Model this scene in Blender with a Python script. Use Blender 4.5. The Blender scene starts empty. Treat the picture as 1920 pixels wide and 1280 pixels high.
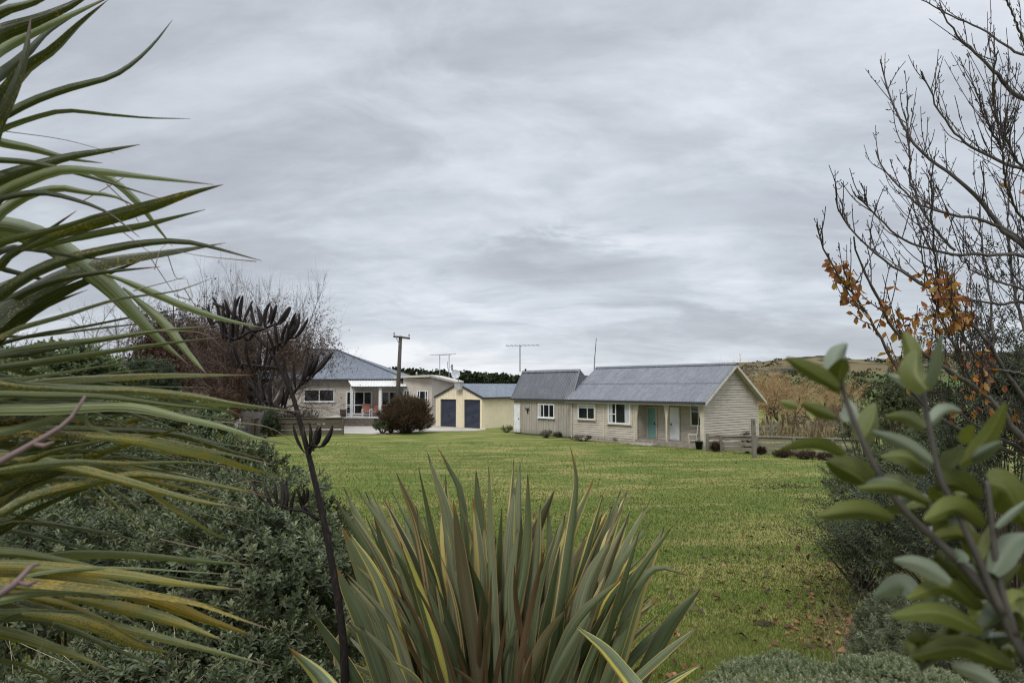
import bpy, math, random
import numpy as np
from mathutils import Vector, Matrix, noise as mnoise

S = bpy.context.scene
C = S.collection
random.seed(7)
RNG = np.random.default_rng(11)
R = math.radians

# ---------------------------------------------------------------- camera and picture geometry
E = 3.5                      # eye height above the far yard
F = 1280.0                   # focal length in pixels of the 1920 wide photograph
TH = math.atan(85.0 / F)     # camera tilts up a little
ct, st = math.cos(TH), math.sin(TH)

def ray(px, py):
    a = (px - 960.0) / F
    b = (640.0 - py) / F
    d = Vector((a, ct - st * b, st + ct * b))
    return d / d.y

def P(px, py, Y):
    d = ray(px, py)
    return Vector((d.x * Y, Y, E + d.z * Y))

def sstep(a, b, x):
    t = min(1.0, max(0.0, (x - a) / (b - a)))
    return t * t * (3 - 2 * t)

def ground_z(x, y):
    z = 0.9 * min(1.0, max(0.0, (36.0 - y) / 30.0))
    z += 1.0 * (1 - sstep(2.6, 5.6, y))
    z += 0.10 * mnoise.noise(Vector((x * 0.16, y * 0.16, 3.1))) * sstep(48, 30, y) * sstep(3, 7, y) if y < 48 else 0
    return z

def G(px, py):
    d = ray(px, py)
    Y = 10.0
    lo, hi = 1.5, 400.0
    for _ in range(60):
        m = 0.5 * (lo + hi)
        if E + d.z * m > ground_z(d.x * m, m): lo = m
        else: hi = m
    return Vector((d.x * lo, lo, ground_z(d.x * lo, lo)))

# ---------------------------------------------------------------- object helpers
def tag(o, label=None, cat=None, group=None, kind=None):
    if label: o['label'] = label
    if cat: o['category'] = cat
    if group: o['group'] = group
    if kind: o['kind'] = kind
    return o

def root(name, loc, label, cat, group=None):
    o = bpy.data.objects.new(name, None)
    o.empty_display_size = 0.2
    C.objects.link(o)
    o.location = Vector(loc)
    return tag(o, label, cat, group)

def origin_of(parent):
    p = Vector((0, 0, 0))
    while parent is not None:
        p += parent.location
        parent = parent.parent
    return p

def link_mesh(name, me, mat, parent=None, loc=None):
    o = bpy.data.objects.new(name, me)
    C.objects.link(o)
    if parent is not None: o.parent = parent
    elif loc is not None: o.location = Vector(loc)
    if mat is not None: me.materials.append(mat)
    return o

class MB:
    """collects shapes in world space (or in the frame T) and links them as one mesh"""
    def __init__(s, T=None):
        s.v, s.f, s.T = [], [], T
    def add(s, vs, fs):
        n = len(s.v)
        for p in vs:
            p = Vector(p)
            s.v.append(s.T @ p if s.T is not None else p)
        s.f += [[n + i for i in f] for f in fs]
        return s
    def box(s, x0, x1, y0, y1, z0, z1):
        vs = [(x, y, z) for z in (z0, z1) for y in (y0, y1) for x in (x0, x1)]
        return s.add(vs, [(0, 2, 3, 1), (4, 5, 7, 6), (0, 1, 5, 4), (2, 6, 7, 3), (0, 4, 6, 2), (1, 3, 7, 5)])
    def poly(s, pts):
        return s.add(pts, [tuple(range(len(pts)))])
    def prism(s, pts, off):
        k = len(pts); off = Vector(off)
        vs = [Vector(p) for p in pts] + [Vector(p) + off for p in pts]
        fs = [tuple(range(k))[::-1], tuple(range(k, 2 * k))]
        fs += [(i, (i + 1) % k, k + (i + 1) % k, k + i) for i in range(k)]
        return s.add(vs, fs)
    def bar(s, a, b, w, h=None):
        """square section bar from a to b"""
        a, b = Vector(a), Vector(b); h = h or w
        d = (b - a).normalized()
        up = Vector((0, 0, 1)) if abs(d.z) < 0.95 else Vector((1, 0, 0))
        x = d.cross(up).normalized() * w / 2; y = x.cross(d).normalized() * h / 2
        vs = [a - x - y, a + x - y, a + x + y, a - x + y, b - x - y, b + x - y, b + x + y, b - x + y]
        return s.add(vs, [(0, 1, 2, 3), (7, 6, 5, 4), (0, 4, 5, 1), (1, 5, 6, 2), (2, 6, 7, 3), (3, 7, 4, 0)])
    def tube(s, pts, rad, n=6, cap=True):
        pts = [Vector(p) for p in pts]
        if not hasattr(rad, '__len__'): rad = [rad] * len(pts)
        vs, fs = [], []
        ref = None
        for i, p in enumerate(pts):
            t = (pts[min(i + 1, len(pts) - 1)] - pts[max(i - 1, 0)]).normalized()
            if ref is None:
                ref = Vector((0, 0, 1)) if abs(t.z) < 0.9 else Vector((1, 0, 0))
            x = (ref - t * ref.dot(t)).normalized(); ref = x
            y = t.cross(x)
            for k in range(n):
                a = 2 * math.pi * k / n
                vs.append(p + (x * math.cos(a) + y * math.sin(a)) * rad[i])
        for i in range(len(pts) - 1):
            for k in range(n):
                fs.append((i * n + k, i * n + (k + 1) % n, (i + 1) * n + (k + 1) % n, (i + 1) * n + k))
        if cap:
            fs.append(tuple(range(n))[::-1]); fs.append(tuple(range((len(pts) - 1) * n, len(pts) * n)))
        return s.add(vs, fs)
    def lathe(s, c, prof, n=16):
        """prof: (radius, z) pairs about a vertical axis through c"""
        c = Vector(c); vs, fs = [], []
        for r, z in prof:
            for k in range(n):
                a = 2 * math.pi * k / n
                vs.append(c + Vector((r * math.cos(a), r * math.sin(a), z)))
        for i in range(len(prof) - 1):
            for k in range(n):
                fs.append((i * n + k, i * n + (k + 1) % n, (i + 1) * n + (k + 1) % n, (i + 1) * n + k))
        return s.add(vs, fs)
    def build(s, name, mat, parent=None, smooth=False, loc=None):
        me = bpy.data.meshes.new(name)
        o0 = origin_of(parent) if parent is not None else Vector(loc if loc is not None else (0, 0, 0))
        me.from_pydata([tuple(p - o0) for p in s.v], [], s.f)
        me.update()
        if smooth:
            me.polygons.foreach_set('use_smooth', [True] * len(me.polygons))
        return link_mesh(name, me, mat, parent, o0 if parent is None else None)

def np_mesh(name, V, Fc, mat, parent=None, attrs=None, smooth=False, loc=None):
    """V (n,3) world; Fc (m,3|4)"""
    o0 = origin_of(parent) if parent is not None else Vector(loc if loc is not None else (0, 0, 0))
    V = np.asarray(V, dtype=np.float32) - np.array(o0, dtype=np.float32)
    Fc = np.asarray(Fc, dtype=np.int32)
    me = bpy.data.meshes.new(name)
    me.vertices.add(len(V)); me.vertices.foreach_set('co', V.ravel())
    k = Fc.shape[1]
    me.loops.add(Fc.size); me.loops.foreach_set('vertex_index', Fc.ravel())
    me.polygons.add(len(Fc))
    me.polygons.foreach_set('loop_start', np.arange(0, Fc.size, k, dtype=np.int32))
    me.update(calc_edges=True)
    if smooth: me.polygons.foreach_set('use_smooth', np.ones(len(Fc), dtype=bool))
    for an, av in (attrs or {}).items():
        a = me.attributes.new(an, 'FLOAT', 'POINT')
        a.data.foreach_set('value', np.asarray(av, dtype=np.float32))
    me.update()
    return link_mesh(name, me, mat, parent, o0 if parent is None else None)

# ---------------------------------------------------------------- materials
def new_mat(name):
    m = bpy.data.materials.new(name); m.use_nodes = True
    nt = m.node_tree; nt.nodes.clear()
    return m, nt

class N:
    """tiny node-graph builder"""
    def __init__(s, nt): s.nt = nt
    def n(s, t, **kw):
        x = s.nt.nodes.new(t)
        for k, v in kw.items(): setattr(x, k, v)
        return x
    def l(s, a, b): s.nt.links.new(a, b)
    def val(s, sock, v):
        if isinstance(v, bpy.types.NodeSocket): s.l(v, sock)
        elif v is not None:
            if hasattr(sock, 'default_value'):
                if hasattr(sock.default_value, '__len__') and len(sock.default_value) == 4 and len(v) == 3: v = (*v, 1)
                sock.default_value = v
    def attr(s, name): return s.n('ShaderNodeAttribute', attribute_name=name).outputs['Fac']
    def geo(s): return s.n('ShaderNodeNewGeometry').outputs['Position']
    def obj(s): return s.n('ShaderNodeTexCoord').outputs['Object']
    def math(s, op, a, b=None, c=None, clamp=False):
        x = s.n('ShaderNodeMath', operation=op, use_clamp=clamp)
        s.val(x.inputs[0], a)
        if b is not None: s.val(x.inputs[1], b)
        if c is not None: s.val(x.inputs[2], c)
        return x.outputs[0]
    def mapv(s, v, scale=(1, 1, 1), loc=(0, 0, 0), rot=(0, 0, 0)):
        x = s.n('ShaderNodeMapping'); s.l(v, x.inputs[0])
        x.inputs['Scale'].default_value = scale; x.inputs['Location'].default_value = loc; x.inputs['Rotation'].default_value = rot
        return x.outputs[0]
    def comb(s, a, b, c):
        x = s.n('ShaderNodeCombineXYZ')
        for i, v in enumerate((a, b, c)): s.val(x.inputs[i], v)
        return x.outputs[0]
    def noise(s, v, scale, detail=4, rough=0.55, dist=0.0):
        x = s.n('ShaderNodeTexNoise'); s.l(v, x.inputs['Vector'])
        x.inputs['Scale'].default_value = scale; x.inputs['Detail'].default_value = detail
        x.inputs['Roughness'].default_value = rough; x.inputs['Distortion'].default_value = dist
        return x.outputs['Fac']
    def vor(s, v, scale, feat='F1'):
        x = s.n('ShaderNodeTexVoronoi', feature=feat); s.l(v, x.inputs['Vector'])
        x.inputs['Scale'].default_value = scale
        return x
    def ramp(s, f, stops, interp='LINEAR'):
        x = s.n('ShaderNodeValToRGB'); s.l(f, x.inputs[0])
        e = x.color_ramp; e.interpolation = interp
        while len(e.elements) < len(stops): e.elements.new(0.5)
        for el, (p, c) in zip(e.elements, stops):
            el.position = p; el.color = (*c, 1) if len(c) == 3 else c
        return x.outputs[0]
    def step(s, f, a, b):
        x = s.n('ShaderNodeMapRange', interpolation_type='SMOOTHSTEP'); s.l(f, x.inputs[0])
        x.inputs[1].default_value = a; x.inputs[2].default_value = b
        return x.outputs[0]
    def mix(s, f, a, b, mode='MIX'):
        x = s.n('ShaderNodeMix', data_type='RGBA', blend_type=mode)
        s.val(x.inputs[0], f); s.val(x.inputs[6], a); s.val(x.inputs[7], b)
        return x.outputs[2]
    def bump(s, h, strength=0.3, dist=0.01):
        x = s.n('ShaderNodeBump'); s.l(h, x.inputs['Height'])
        x.inputs['Strength'].default_value = strength; x.inputs['Distance'].default_value = dist
        return x.outputs[0]
    def surf(s, col, rough=0.6, spec=0.4, metal=0.0, bump=None, transl=0.0, tcol=None):
        b = s.n('ShaderNodeBsdfPrincipled')
        s.val(b.inputs['Base Color'], col); s.val(b.inputs['Roughness'], rough)
        b.inputs['Specular IOR Level'].default_value = spec; b.inputs['Metallic'].default_value = metal
        if bump is not None: s.l(bump, b.inputs['Normal'])
        out = s.n('ShaderNodeOutputMaterial'); sh = b.outputs[0]
        if transl:
            t = s.n('ShaderNodeBsdfTranslucent'); s.val(t.inputs[0], tcol if tcol is not None else col)
            m = s.n('ShaderNodeMixShader'); m.inputs[0].default_value = transl
            s.l(sh, m.inputs[1]); s.l(t.outputs[0], m.inputs[2]); sh = m.outputs[0]
        s.l(sh, out.inputs[0])

def m_simple(name, col, rough=0.6, spec=0.4, metal=0.0, var=0.2, scale=3.0, dark=None, amt=0.5, stretch=(1, 1, 1), bump=0.0):
    """base colour with blotchy natural variation and optional dirt"""
    m, nt = new_mat(name); g = N(nt)
    p = g.mapv(g.obj(), stretch)
    f = g.noise(p, scale, 6, 0.6)
    lo = tuple(c * (1 - var) for c in col); hi = tuple(min(1, c * (1 + var)) for c in col)
    c = g.ramp(f, [(0.3, lo), (0.7, hi)])
    if dark is not None:
        d = g.step(g.noise(p, scale * 2.3, 5, 0.7), 0.62 - 0.25 * amt, 0.75)
        c = g.mix(d, c, dark)
    b = g.bump(g.noise(p, scale * 8, 4), bump, 0.01) if bump else None
    g.surf(c, rough, spec, metal, b)
    return m

def m_leaf(name, stops, rough=0.45, spec=0.4, transl=0.25, tboost=1.3):
    spec *= .6
    m, nt = new_mat(name); g = N(nt)
    c = g.ramp(g.attr('rnd'), stops)
    c = g.mix(g.math('MULTIPLY', g.noise(g.geo(), 5.0, 3), 0.35), c, (0.02, 0.025, 0.01))
    tc = g.mix(1.0, c, (tboost, tboost * 1.05, tboost * 0.6), 'MULTIPLY')
    g.surf(c, rough, spec, 0, None, transl, tc)
    return m

# ---------------------------------------------------------------- foliage helpers
def unit(a): return a / (np.linalg.norm(a, axis=-1, keepdims=True) + 1e-9)
def sph(n, rng=RNG):
    return unit(rng.normal(size=(n, 3)))

TL_V = np.array([(0, 0, 0), (-.5, .45, .10), (0, .5, 0), (.5, .45, .10), (0, 1, -.06)], float)
TL_F = np.array([(0, 2, 1), (0, 3, 2), (1, 2, 4), (2, 3, 4)])
TO_V = np.array([(0, 0, 0), (-.36, .3, .07), (0, .3, 0), (.36, .3, .07), (-.5, .65, .10), (0, .65, -.01), (.5, .65, .10), (0, 1, -.08)], float)
TO_F = np.array([(0, 2, 1), (0, 3, 2), (1, 2, 5), (1, 5, 4), (2, 3, 6), (2, 6, 5), (4, 5, 7), (5, 6, 7)])
TQ_V = np.array([(-.5, 0, 0), (.5, 0, 0), (.35, 1, .1), (-.35, 1, -.1)], float)
TQ_F = np.array([(0, 1, 2), (0, 2, 3)])

def leaves_geo(org, Y, Zh, size, wr, tv=TL_V, tf=TL_F, rnd=None, rng=RNG):
    n = len(org)
    Y = unit(Y); Z = unit(Zh - (Zh * Y).sum(1, keepdims=True) * Y); X = np.cross(Y, Z)
    size = np.broadcast_to(size, (n,)); wr = np.broadcast_to(wr, (n,))
    V = (org[:, None, :] + (tv[None, :, 0, None] * X[:, None, :] * wr[:, None, None] + tv[None, :, 1, None] * Y[:, None, :]
         + tv[None, :, 2, None] * Z[:, None, :]) * size[:, None, None])
    k = len(tv)
    Fc = (tf[None] + (np.arange(n) * k)[:, None, None]).reshape(-1, 3)
    if rnd is None: rnd = rng.random(n)
    return V.reshape(-1, 3), Fc, np.repeat(rnd, k)

def sprigs_geo(org, axis, slen, nl, lsize, wr, tv=TL_V, tf=TL_F, spread=(35, 80), rng=RNG):
    """rosette-tipped sprigs: nl leaves spiralling along each axis"""
    n = len(org); axis = unit(axis)
    ref = sph(n, rng); a = unit(np.cross(axis, ref)); b = np.cross(axis, a)
    t = (np.arange(nl) + 0.5) / nl
    az = np.arange(nl) * 2.4 + rng.random((n, 1)) * 6.28
    ang = np.radians(spread[1] + (spread[0] - spread[1]) * t[None] + rng.normal(0, 10, (n, nl)))
    rad = a[:, None] * np.cos(az)[..., None] + b[:, None] * np.sin(az)[..., None]
    Y = axis[:, None] * np.cos(ang)[..., None] + rad * np.sin(ang)[..., None]
    o = org[:, None] + axis[:, None] * (t[None, :, None] * np.broadcast_to(slen, (n,))[:, None, None])
    Z = np.broadcast_to(axis[:, None], Y.shape) - rad * 0.3
    sz = lsize * (0.7 + 0.5 * rng.random((n, nl))) * (1.05 - 0.35 * t[None] ** 2)
    base = rng.random((n, 1)) * 0.6
    rnd = np.clip(base + 0.25 * rng.random((n, nl)) + 0.25 * t[None] ** 2, 0, 1)
    return leaves_geo(o.reshape(-1, 3), Y.reshape(-1, 3), Z.reshape(-1, 3), sz.ravel(), wr, tv, tf, rnd.ravel(), rng)

def lumpy(d, seed, amp=0.22):
    r = np.ones(len(d))
    rg = np.random.default_rng(seed)
    for k in range(6):
        w = rg.normal(size=3) * (2.0 + k); ph = rg.random() * 6.28
        r += amp * np.sin(d @ w + ph) / (1 + 0.35 * k) * 0.6
    return r

def merge_geo(parts):
    Vs, Fs, Rs = [], [], []; n = 0
    for V, Fc, r in parts:
        Vs.append(V); Fs.append(Fc + n); Rs.append(r); n += len(V)
    return np.concatenate(Vs), np.concatenate(Fs), np.concatenate(Rs)

def tubes_geo(polys, sides=4):
    """polys: list of (pts (k,3), radii (k,)); returns one quad mesh"""
    groups = {}
    for p, r in polys: groups.setdefault(len(p), []).append((p, r))
    Vs, Fs = [], []; off = 0
    ang = np.arange(sides) * 2 * np.pi / sides
    for k, lst in groups.items():
        Pn = np.array([x[0] for x in lst], float); Rn = np.array([x[1] for x in lst], float)
        T = np.empty_like(Pn); T[:, 1:-1] = Pn[:, 2:] - Pn[:, :-2]; T[:, 0] = Pn[:, 1] - Pn[:, 0]; T[:, -1] = Pn[:, -1] - Pn[:, -2]
        T = unit(T)
        mean = unit(Pn[:, -1] - Pn[:, 0] + 1e-6)
        ref = np.where(np.abs(mean[:, 2:3]) < 0.8, np.array([[0, 0, 1.0]]), np.array([[1.0, 0, 0]]))[:, None, :]
        X = unit(ref - (ref * T).sum(-1, keepdims=True) * T); Yv = np.cross(T, X)
        V = Pn[:, :, None] + (X[:, :, None] * np.cos(ang)[None, None, :, None] + Yv[:, :, None] * np.sin(ang)[None, None, :, None]) * Rn[:, :, None, None]
        n = len(lst)
        i = np.arange(n)[:, None, None]; j = np.arange(k - 1)[None, :, None]; s_ = np.arange(sides)[None, None, :]
        s2 = (s_ + 1) % sides
        b0 = off + i * k * sides + j * sides
        Fq = np.stack([b0 + s_, b0 + s2, b0 + sides + s2, b0 + sides + s_], -1).reshape(-1, 4)
        Vs.append(V.reshape(-1, 3)); Fs.append(Fq); off += n * k * sides
    return np.concatenate(Vs), np.concatenate(Fs)

def grow(out, tips, rng, p, d, length, r, level, maxlevel, nchild, spread, up, shrink=0.62, seg=5, wob=0.22):
    pts = [np.array(p, float)]; d = np.array(d, float); d /= np.linalg.norm(d)
    for i in range(seg):
        d = d + rng.normal(0, wob, 3) * 0.6 + np.array([0, 0, up * 0.25]); d /= np.linalg.norm(d)
        pts.append(pts[-1] + d * length / seg)
    pts = np.array(pts)
    r1 = r * (0.5 if level < maxlevel else 0.35)
    rad = np.linspace(r, r1, seg + 1)
    out.setdefault(level, []).append((pts, rad))
    if level >= maxlevel:
        tips.append((pts[-1], d)); return
    n = nchild[level]
    for i in range(n):
        t = 0.3 + 0.7 * (i + rng.random()) / n
        if i == n - 1: t = 1.0
        f = t * seg; k = min(seg - 1, int(f)); q = pts[k] + (pts[k + 1] - pts[k]) * (f - k)
        ax = rng.normal(size=3); ax -= d * ax.dot(d); ax /= np.linalg.norm(ax)
        a = R(spread) * (0.6 + 0.7 * rng.random()) * (0.5 if t >= 1.0 else 1)
        base = pts[k + 1] - pts[k]; base /= np.linalg.norm(base)
        nd = base * math.cos(a) + ax * math.sin(a)
        nr = (r + (r1 - r) * t) * (0.62 if t < 1 else 0.9)
        grow(out, tips, rng, q, nd, length * shrink * (0.75 + 0.5 * rng.random()), nr, level + 1, maxlevel, nchild, spread, up, shrink, seg, wob)

def tree_parts(o, out, mat_bark, split=1):
    """thick wood as trunk, the finer levels as one crown of branches"""
    lv = sorted(out)
    tr = [x for k in lv if k <= split for x in out[k]]
    V, Fq = tubes_geo(tr, 6); np_mesh('trunk', V, Fq, mat_bark[0], o, smooth=True)
    br = [x for k in lv if k > split for x in out[k]]
    if br:
        V, Fq = tubes_geo(br, 3); np_mesh('twig_crown', V, Fq, mat_bark[1], o)

def catmull(pts, n):
    P_ = np.array(pts, float); k = len(P_)
    seg = np.r_[0, np.cumsum(np.linalg.norm(np.diff(P_[:, :], axis=0), axis=1))]
    ext = np.vstack([2 * P_[0] - P_[1], P_, 2 * P_[-1] - P_[-2]])
    ts = np.linspace(0, seg[-1], n); out = []
    for t in ts:
        i = min(k - 2, max(0, int(np.searchsorted(seg, t, 'right') - 1)))
        u = (t - seg[i]) / max(1e-6, seg[i + 1] - seg[i])
        a, b, c, d = ext[i], ext[i + 1], ext[i + 2], ext[i + 3]
        out.append(0.5 * ((2 * b) + (c - a) * u + (2 * a - 5 * b + 4 * c - d) * u * u + (3 * b - a - 3 * c + d) * u ** 3))
    return np.array(out)
# ================================================================ camera, sky, sun
cd = bpy.data.cameras.new('camera'); cam = bpy.data.objects.new('camera', cd); C.objects.link(cam)
cam.location = (0, 0, E); cam.rotation_euler = (math.pi / 2 + TH, 0, 0)
cd.sensor_width = 36; cd.lens = 24; cd.clip_start = 0.05; cd.clip_end = 6000
cd.dof.use_dof = True; cd.dof.focus_distance = 4.5; cd.dof.aperture_fstop = 8.0
S.camera = cam
S.view_settings.view_transform = 'Standard'; S.view_settings.look = 'None'
S.view_settings.exposure = 0.36; S.view_settings.gamma = 1.0
S.render.engine = 'CYCLES'
S.cycles.use_denoising = True; S.cycles.denoising_prefilter = 'ACCURATE'; S.cycles.filter_width = 1.15
S.cycles.max_bounces = 6; S.cycles.diffuse_bounces = 3; S.cycles.transmission_bounces = 4; S.cycles.transparent_max_bounces = 6

SUN_EL, SUN_ROT = R(48), R(205)
def make_world():
    w = bpy.data.worlds.new('World'); S.world = w; w.use_nodes = True
    nt = w.node_tree; nt.nodes.clear(); g = N(nt)
    sky = g.n('ShaderNodeTexSky', sky_type='NISHITA'); sky.sun_disc = False
    sky.sun_elevation = SUN_EL; sky.sun_rotation = SUN_ROT
    b1 = g.n('ShaderNodeBackground'); g.l(sky.outputs[0], b1.inputs[0]); b1.inputs[1].default_value = 0.1
    d = g.n('ShaderNodeTexCoord').outputs['Generated']
    sx = g.n('ShaderNodeSeparateXYZ'); g.l(d, sx.inputs[0]); x, y, z = sx.outputs
    zz = g.math('ADD', g.math('MAXIMUM', z, 0.0), 0.25)
    u = g.math('DIVIDE', x, zz); v = g.math('DIVIDE', y, zz)
    p = g.comb(u, v, 0.0)                                  # a flat cloud layer seen in perspective
    warp = g.noise(p, 0.7, 3)
    pw = g.comb(g.math('ADD', u, g.math('MULTIPLY', warp, 1.2)), g.math('ADD', v, g.math('MULTIPLY', warp, -0.8)), 0.0)
    n1 = g.noise(g.mapv(pw, (0.50, 0.62, 1), (2.3, 0.7, 0), (0, 0, 0.5)), 0.95, 6, 0.52, 0.35)
    n2 = g.noise(g.mapv(pw, (0.7, 1.15, 1), (7.1, 3.2, 0), (0, 0, 0.45)), 2.3, 7, 0.58, 0.3)
    n3 = g.noise(g.mapv(p, (1, 2.0, 1), (0, 0, 0), (0, 0, 0.25)), 6.0, 5, 0.6)
    n2s = g.math('ADD', 0.36, g.math('MULTIPLY', g.step(n2, 0.36, 0.64), 0.28))
    f = g.math('ADD', g.math('MULTIPLY', n1, 0.50), g.math('ADD', g.math('MULTIPLY', n2s, 0.40), g.math('MULTIPLY', n3, 0.14)))
    f = g.math('ADD', 0.445, g.math('MULTIPLY', g.math('SUBTRACT', f, 0.5), 1.05))
    # thin bright gap low over the hills on one side, darker bank above it
    low = g.step(z, 0.17, 0.03)
    leftish = g.step(x, 0.35, -0.25)
    f = g.math('ADD', f, g.math('MULTIPLY', low, g.math('ADD', 0.045, g.math('MULTIPLY', leftish, 0.10))))
    band = g.math('MULTIPLY', g.step(z, 0.06, 0.13), g.step(z, 0.30, 0.16))
    f = g.math('SUBTRACT', f, g.math('MULTIPLY', band, 0.012))
    high = g.step(z, 0.28, 0.48)
    f = g.math('ADD', f, g.math('MULTIPLY', high, 0.015))
    # one lens-shaped cloud ahead
    az = g.math('DIVIDE', x, g.math('MAXIMUM', y, 0.05)); el = g.math('DIVIDE', z, g.math('MAXIMUM', y, 0.05))
    wob = g.math('MULTIPLY', g.math('SUBTRACT', g.math('ADD', g.math('MULTIPLY', n2, 0.6), g.math('MULTIPLY', n3, 0.4)), 0.5), 0.16)
    ex = g.math('DIVIDE', g.math('SUBTRACT', g.math('ADD', az, wob), 0.07), 0.155); ey = g.math('DIVIDE', g.math('SUBTRACT', g.math('ADD', el, wob), 0.187), 0.038)
    rr = g.math('ADD', g.math('MULTIPLY', ex, ex), g.math('MULTIPLY', ey, ey))
    lens = g.math('MULTIPLY', g.step(rr, 1.5, 0.1), g.step(y, 0.1, 0.4))
    f = g.math('SUBTRACT', f, g.math('MULTIPLY', lens, 0.125))
    halo = g.math('MULTIPLY', g.step(rr, 7.0, 2.0), g.step(y, 0.1, 0.4))
    f = g.math('ADD', f, g.math('MULTIPLY', halo, 0.035))
    col = g.ramp(f, [(0.34, (0.335, 0.36, 0.40)), (0.43, (0.41, 0.435, 0.48)), (0.50, (0.475, 0.51, 0.56)), (0.57, (0.56, 0.59, 0.645)), (0.68, (0.72, 0.74, 0.77))])
    # overcast skies are brightest overhead
    up = g.math('ADD', 1.0, g.math('MULTIPLY', g.step(z, 0.50, 0.90), 3.3))
    b2 = g.n('ShaderNodeBackground'); g.l(col, b2.inputs[0]); g.l(up, b2.inputs[1])
    mx = g.n('ShaderNodeMixShader'); mx.inputs[0].default_value = 0.93
    g.l(b1.outputs[0], mx.inputs[1]); g.l(b2.outputs[0], mx.inputs[2])
    out = g.n('ShaderNodeOutputWorld'); g.l(mx.outputs[0], out.inputs[0])
make_world()
sl = bpy.data.lights.new('sun', 'SUN'); so = bpy.data.objects.new('sun', sl); C.objects.link(so)
sl.energy = 1.5; sl.angle = R(20); sl.color = (1.0, 0.96, 0.90)
# sky rotation is measured from +Y clockwise seen from above; lamp shines along -Z of its own frame
az = SUN_ROT
sd = Vector((math.sin(az) * math.cos(SUN_EL), math.cos(az) * math.cos(SUN_EL), math.sin(SUN_EL)))
so.rotation_euler = sd.to_track_quat('Z', 'Y').to_euler()
so.location = sd * 50

# ================================================================ materials
def m_lawn():
    m, nt = new_mat('lawn_turf'); g = N(nt)
    p = g.geo()
    a = g.noise(g.mapv(p, (0.25, 0.55, 1)), 1.0, 5, 0.6)
    b = g.noise(p, 2.3, 5, 0.65)
    c = g.ramp(a, [(0.32, (0.072, 0.100, 0.017)), (0.5, (0.106, 0.132, 0.025)), (0.68, (0.170, 0.165, 0.043))])
    c = g.mix(g.step(b, 0.42, 0.72), c, (0.070, 0.108, 0.016))
    yp = g.math('MULTIPLY', g.step(g.noise(g.mapv(p, (0.35, 0.8, 1), (4, 9, 0)), 0.9, 5, 0.6), 0.46, 0.64), 0.8)
    c = g.mix(yp, c, (0.24, 0.205, 0.07))
    fine = g.noise(p, 45.0, 3, 0.7)
    c = g.mix(g.math('MULTIPLY', g.step(fine, 0.5, 0.75), 0.45), c, (0.03, 0.045, 0.010))
    # bare earth near the planting and at the worn strip
    soil = g.step(g.noise(p, 1.1, 5, 0.65), 0.66, 0.74)
    c = g.mix(g.math('MULTIPLY', soil, 0.45), c, (0.055, 0.040, 0.024))
    g.surf(c, 0.85, 0.15, 0, g.bump(g.math('ADD', fine, b), 0.8, 0.04))
    return m
M = {}
M['lawn'] = m_lawn()
M['grass'] = m_leaf('grass_blade', [(0, (0.048, 0.075, 0.012)), (0.42, (0.100, 0.130, 0.020)), (0.78, (0.150, 0.152, 0.037)), (1, (0.24, 0.195, 0.085))], 0.5, 0.25, 0.3)
M['dead'] = m_leaf('dead_leaf', [(0, (0.022, 0.014, 0.010)), (0.45, (0.075, 0.036, 0.020)), (0.75, (0.18, 0.070, 0.030)), (1, (0.34, 0.16, 0.085))], 0.6, 0.3, 0.1)
M['soil'] = m_simple('bare_soil', (0.045, 0.034, 0.024), 0.95, 0.1, 0, 0.4, 14, (0.02, 0.015, 0.011), 0.5, bump=0.8)
M['concrete'] = m_simple('concrete', (0.36, 0.33, 0.29), 0.85, 0.2, 0, 0.15, 0.8, (0.22, 0.20, 0.17), 0.5)
M['hillgrass'] = None

def m_weather(name, col, bare, amt, stretch, rough=0.75):
    """old paint, streaked and peeling to grey timber"""
    m, nt = new_mat(name); g = N(nt); p = g.obj()
    q = g.mapv(p, stretch)
    f = g.noise(q, 1.6, 6, 0.65)
    c = g.ramp(f, [(0.3, tuple(x * 0.80 for x in col)), (0.55, col), (0.75, tuple(min(1, x * 1.12) for x in col))])
    peel = g.step(g.noise(q, 6.0, 7, 0.7), 0.66 - amt * 0.22, 0.72 - amt * 0.15)
    c = g.mix(g.math('MULTIPLY', peel, 0.75), c, bare)
    big = g.noise(g.mapv(p, (1, 1, 0.35)), 0.9, 4)
    c = g.mix(g.math('MULTIPLY', g.step(big, 0.48, 0.72), 0.40), c, tuple(x * 0.55 for x in col))
    sz = g.n('ShaderNodeSeparateXYZ'); g.l(p, sz.inputs[0])
    damp = g.math('MULTIPLY', g.step(sz.outputs[2], 0.55, 0.0), g.noise(p, 5, 4))
    c = g.mix(damp, c, (0.11, 0.105, 0.08))                 # splash-back and lichen at the foot
    g.surf(c, rough, 0.2, 0, g.bump(g.noise(q, 14, 5), 0.35, 0.006))
    return m
M['board'] = m_weather('weatherboard_paint', (0.475, 0.425, 0.36), (0.15, 0.13, 0.11), 0.30, (1, 1, 7))
M['batten'] = m_weather('batten_paint', (0.37, 0.335, 0.285), (0.14, 0.12, 0.10), 0.38, (6, 6, 0.8))
M['trimold'] = m_weather('old_cream_trim', (0.50, 0.45, 0.36), (0.22, 0.19, 0.15), 0.18, (3, 3, 1))
M['white'] = m_simple('white_paint', (0.64, 0.64, 0.63), 0.45, 0.4, 0, 0.05, 2, (0.5, 0.49, 0.46), 0.25)
M['whitedoor'] = m_weather('white_peeling_paint', (0.68, 0.69, 0.70), (0.32, 0.29, 0.26), 0.12, (1.5, 1.5, 1.5), 0.5)
M['teal'] = m_simple('teal_paint', (0.155, 0.285, 0.26), 0.6, 0.3, 0, 0.08, 3, (0.07, 0.2, 0.18), 0.2)
M['glass'] = m_simple('dark_window_glass', (0.012, 0.014, 0.016), 0.06, 0.5)
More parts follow.
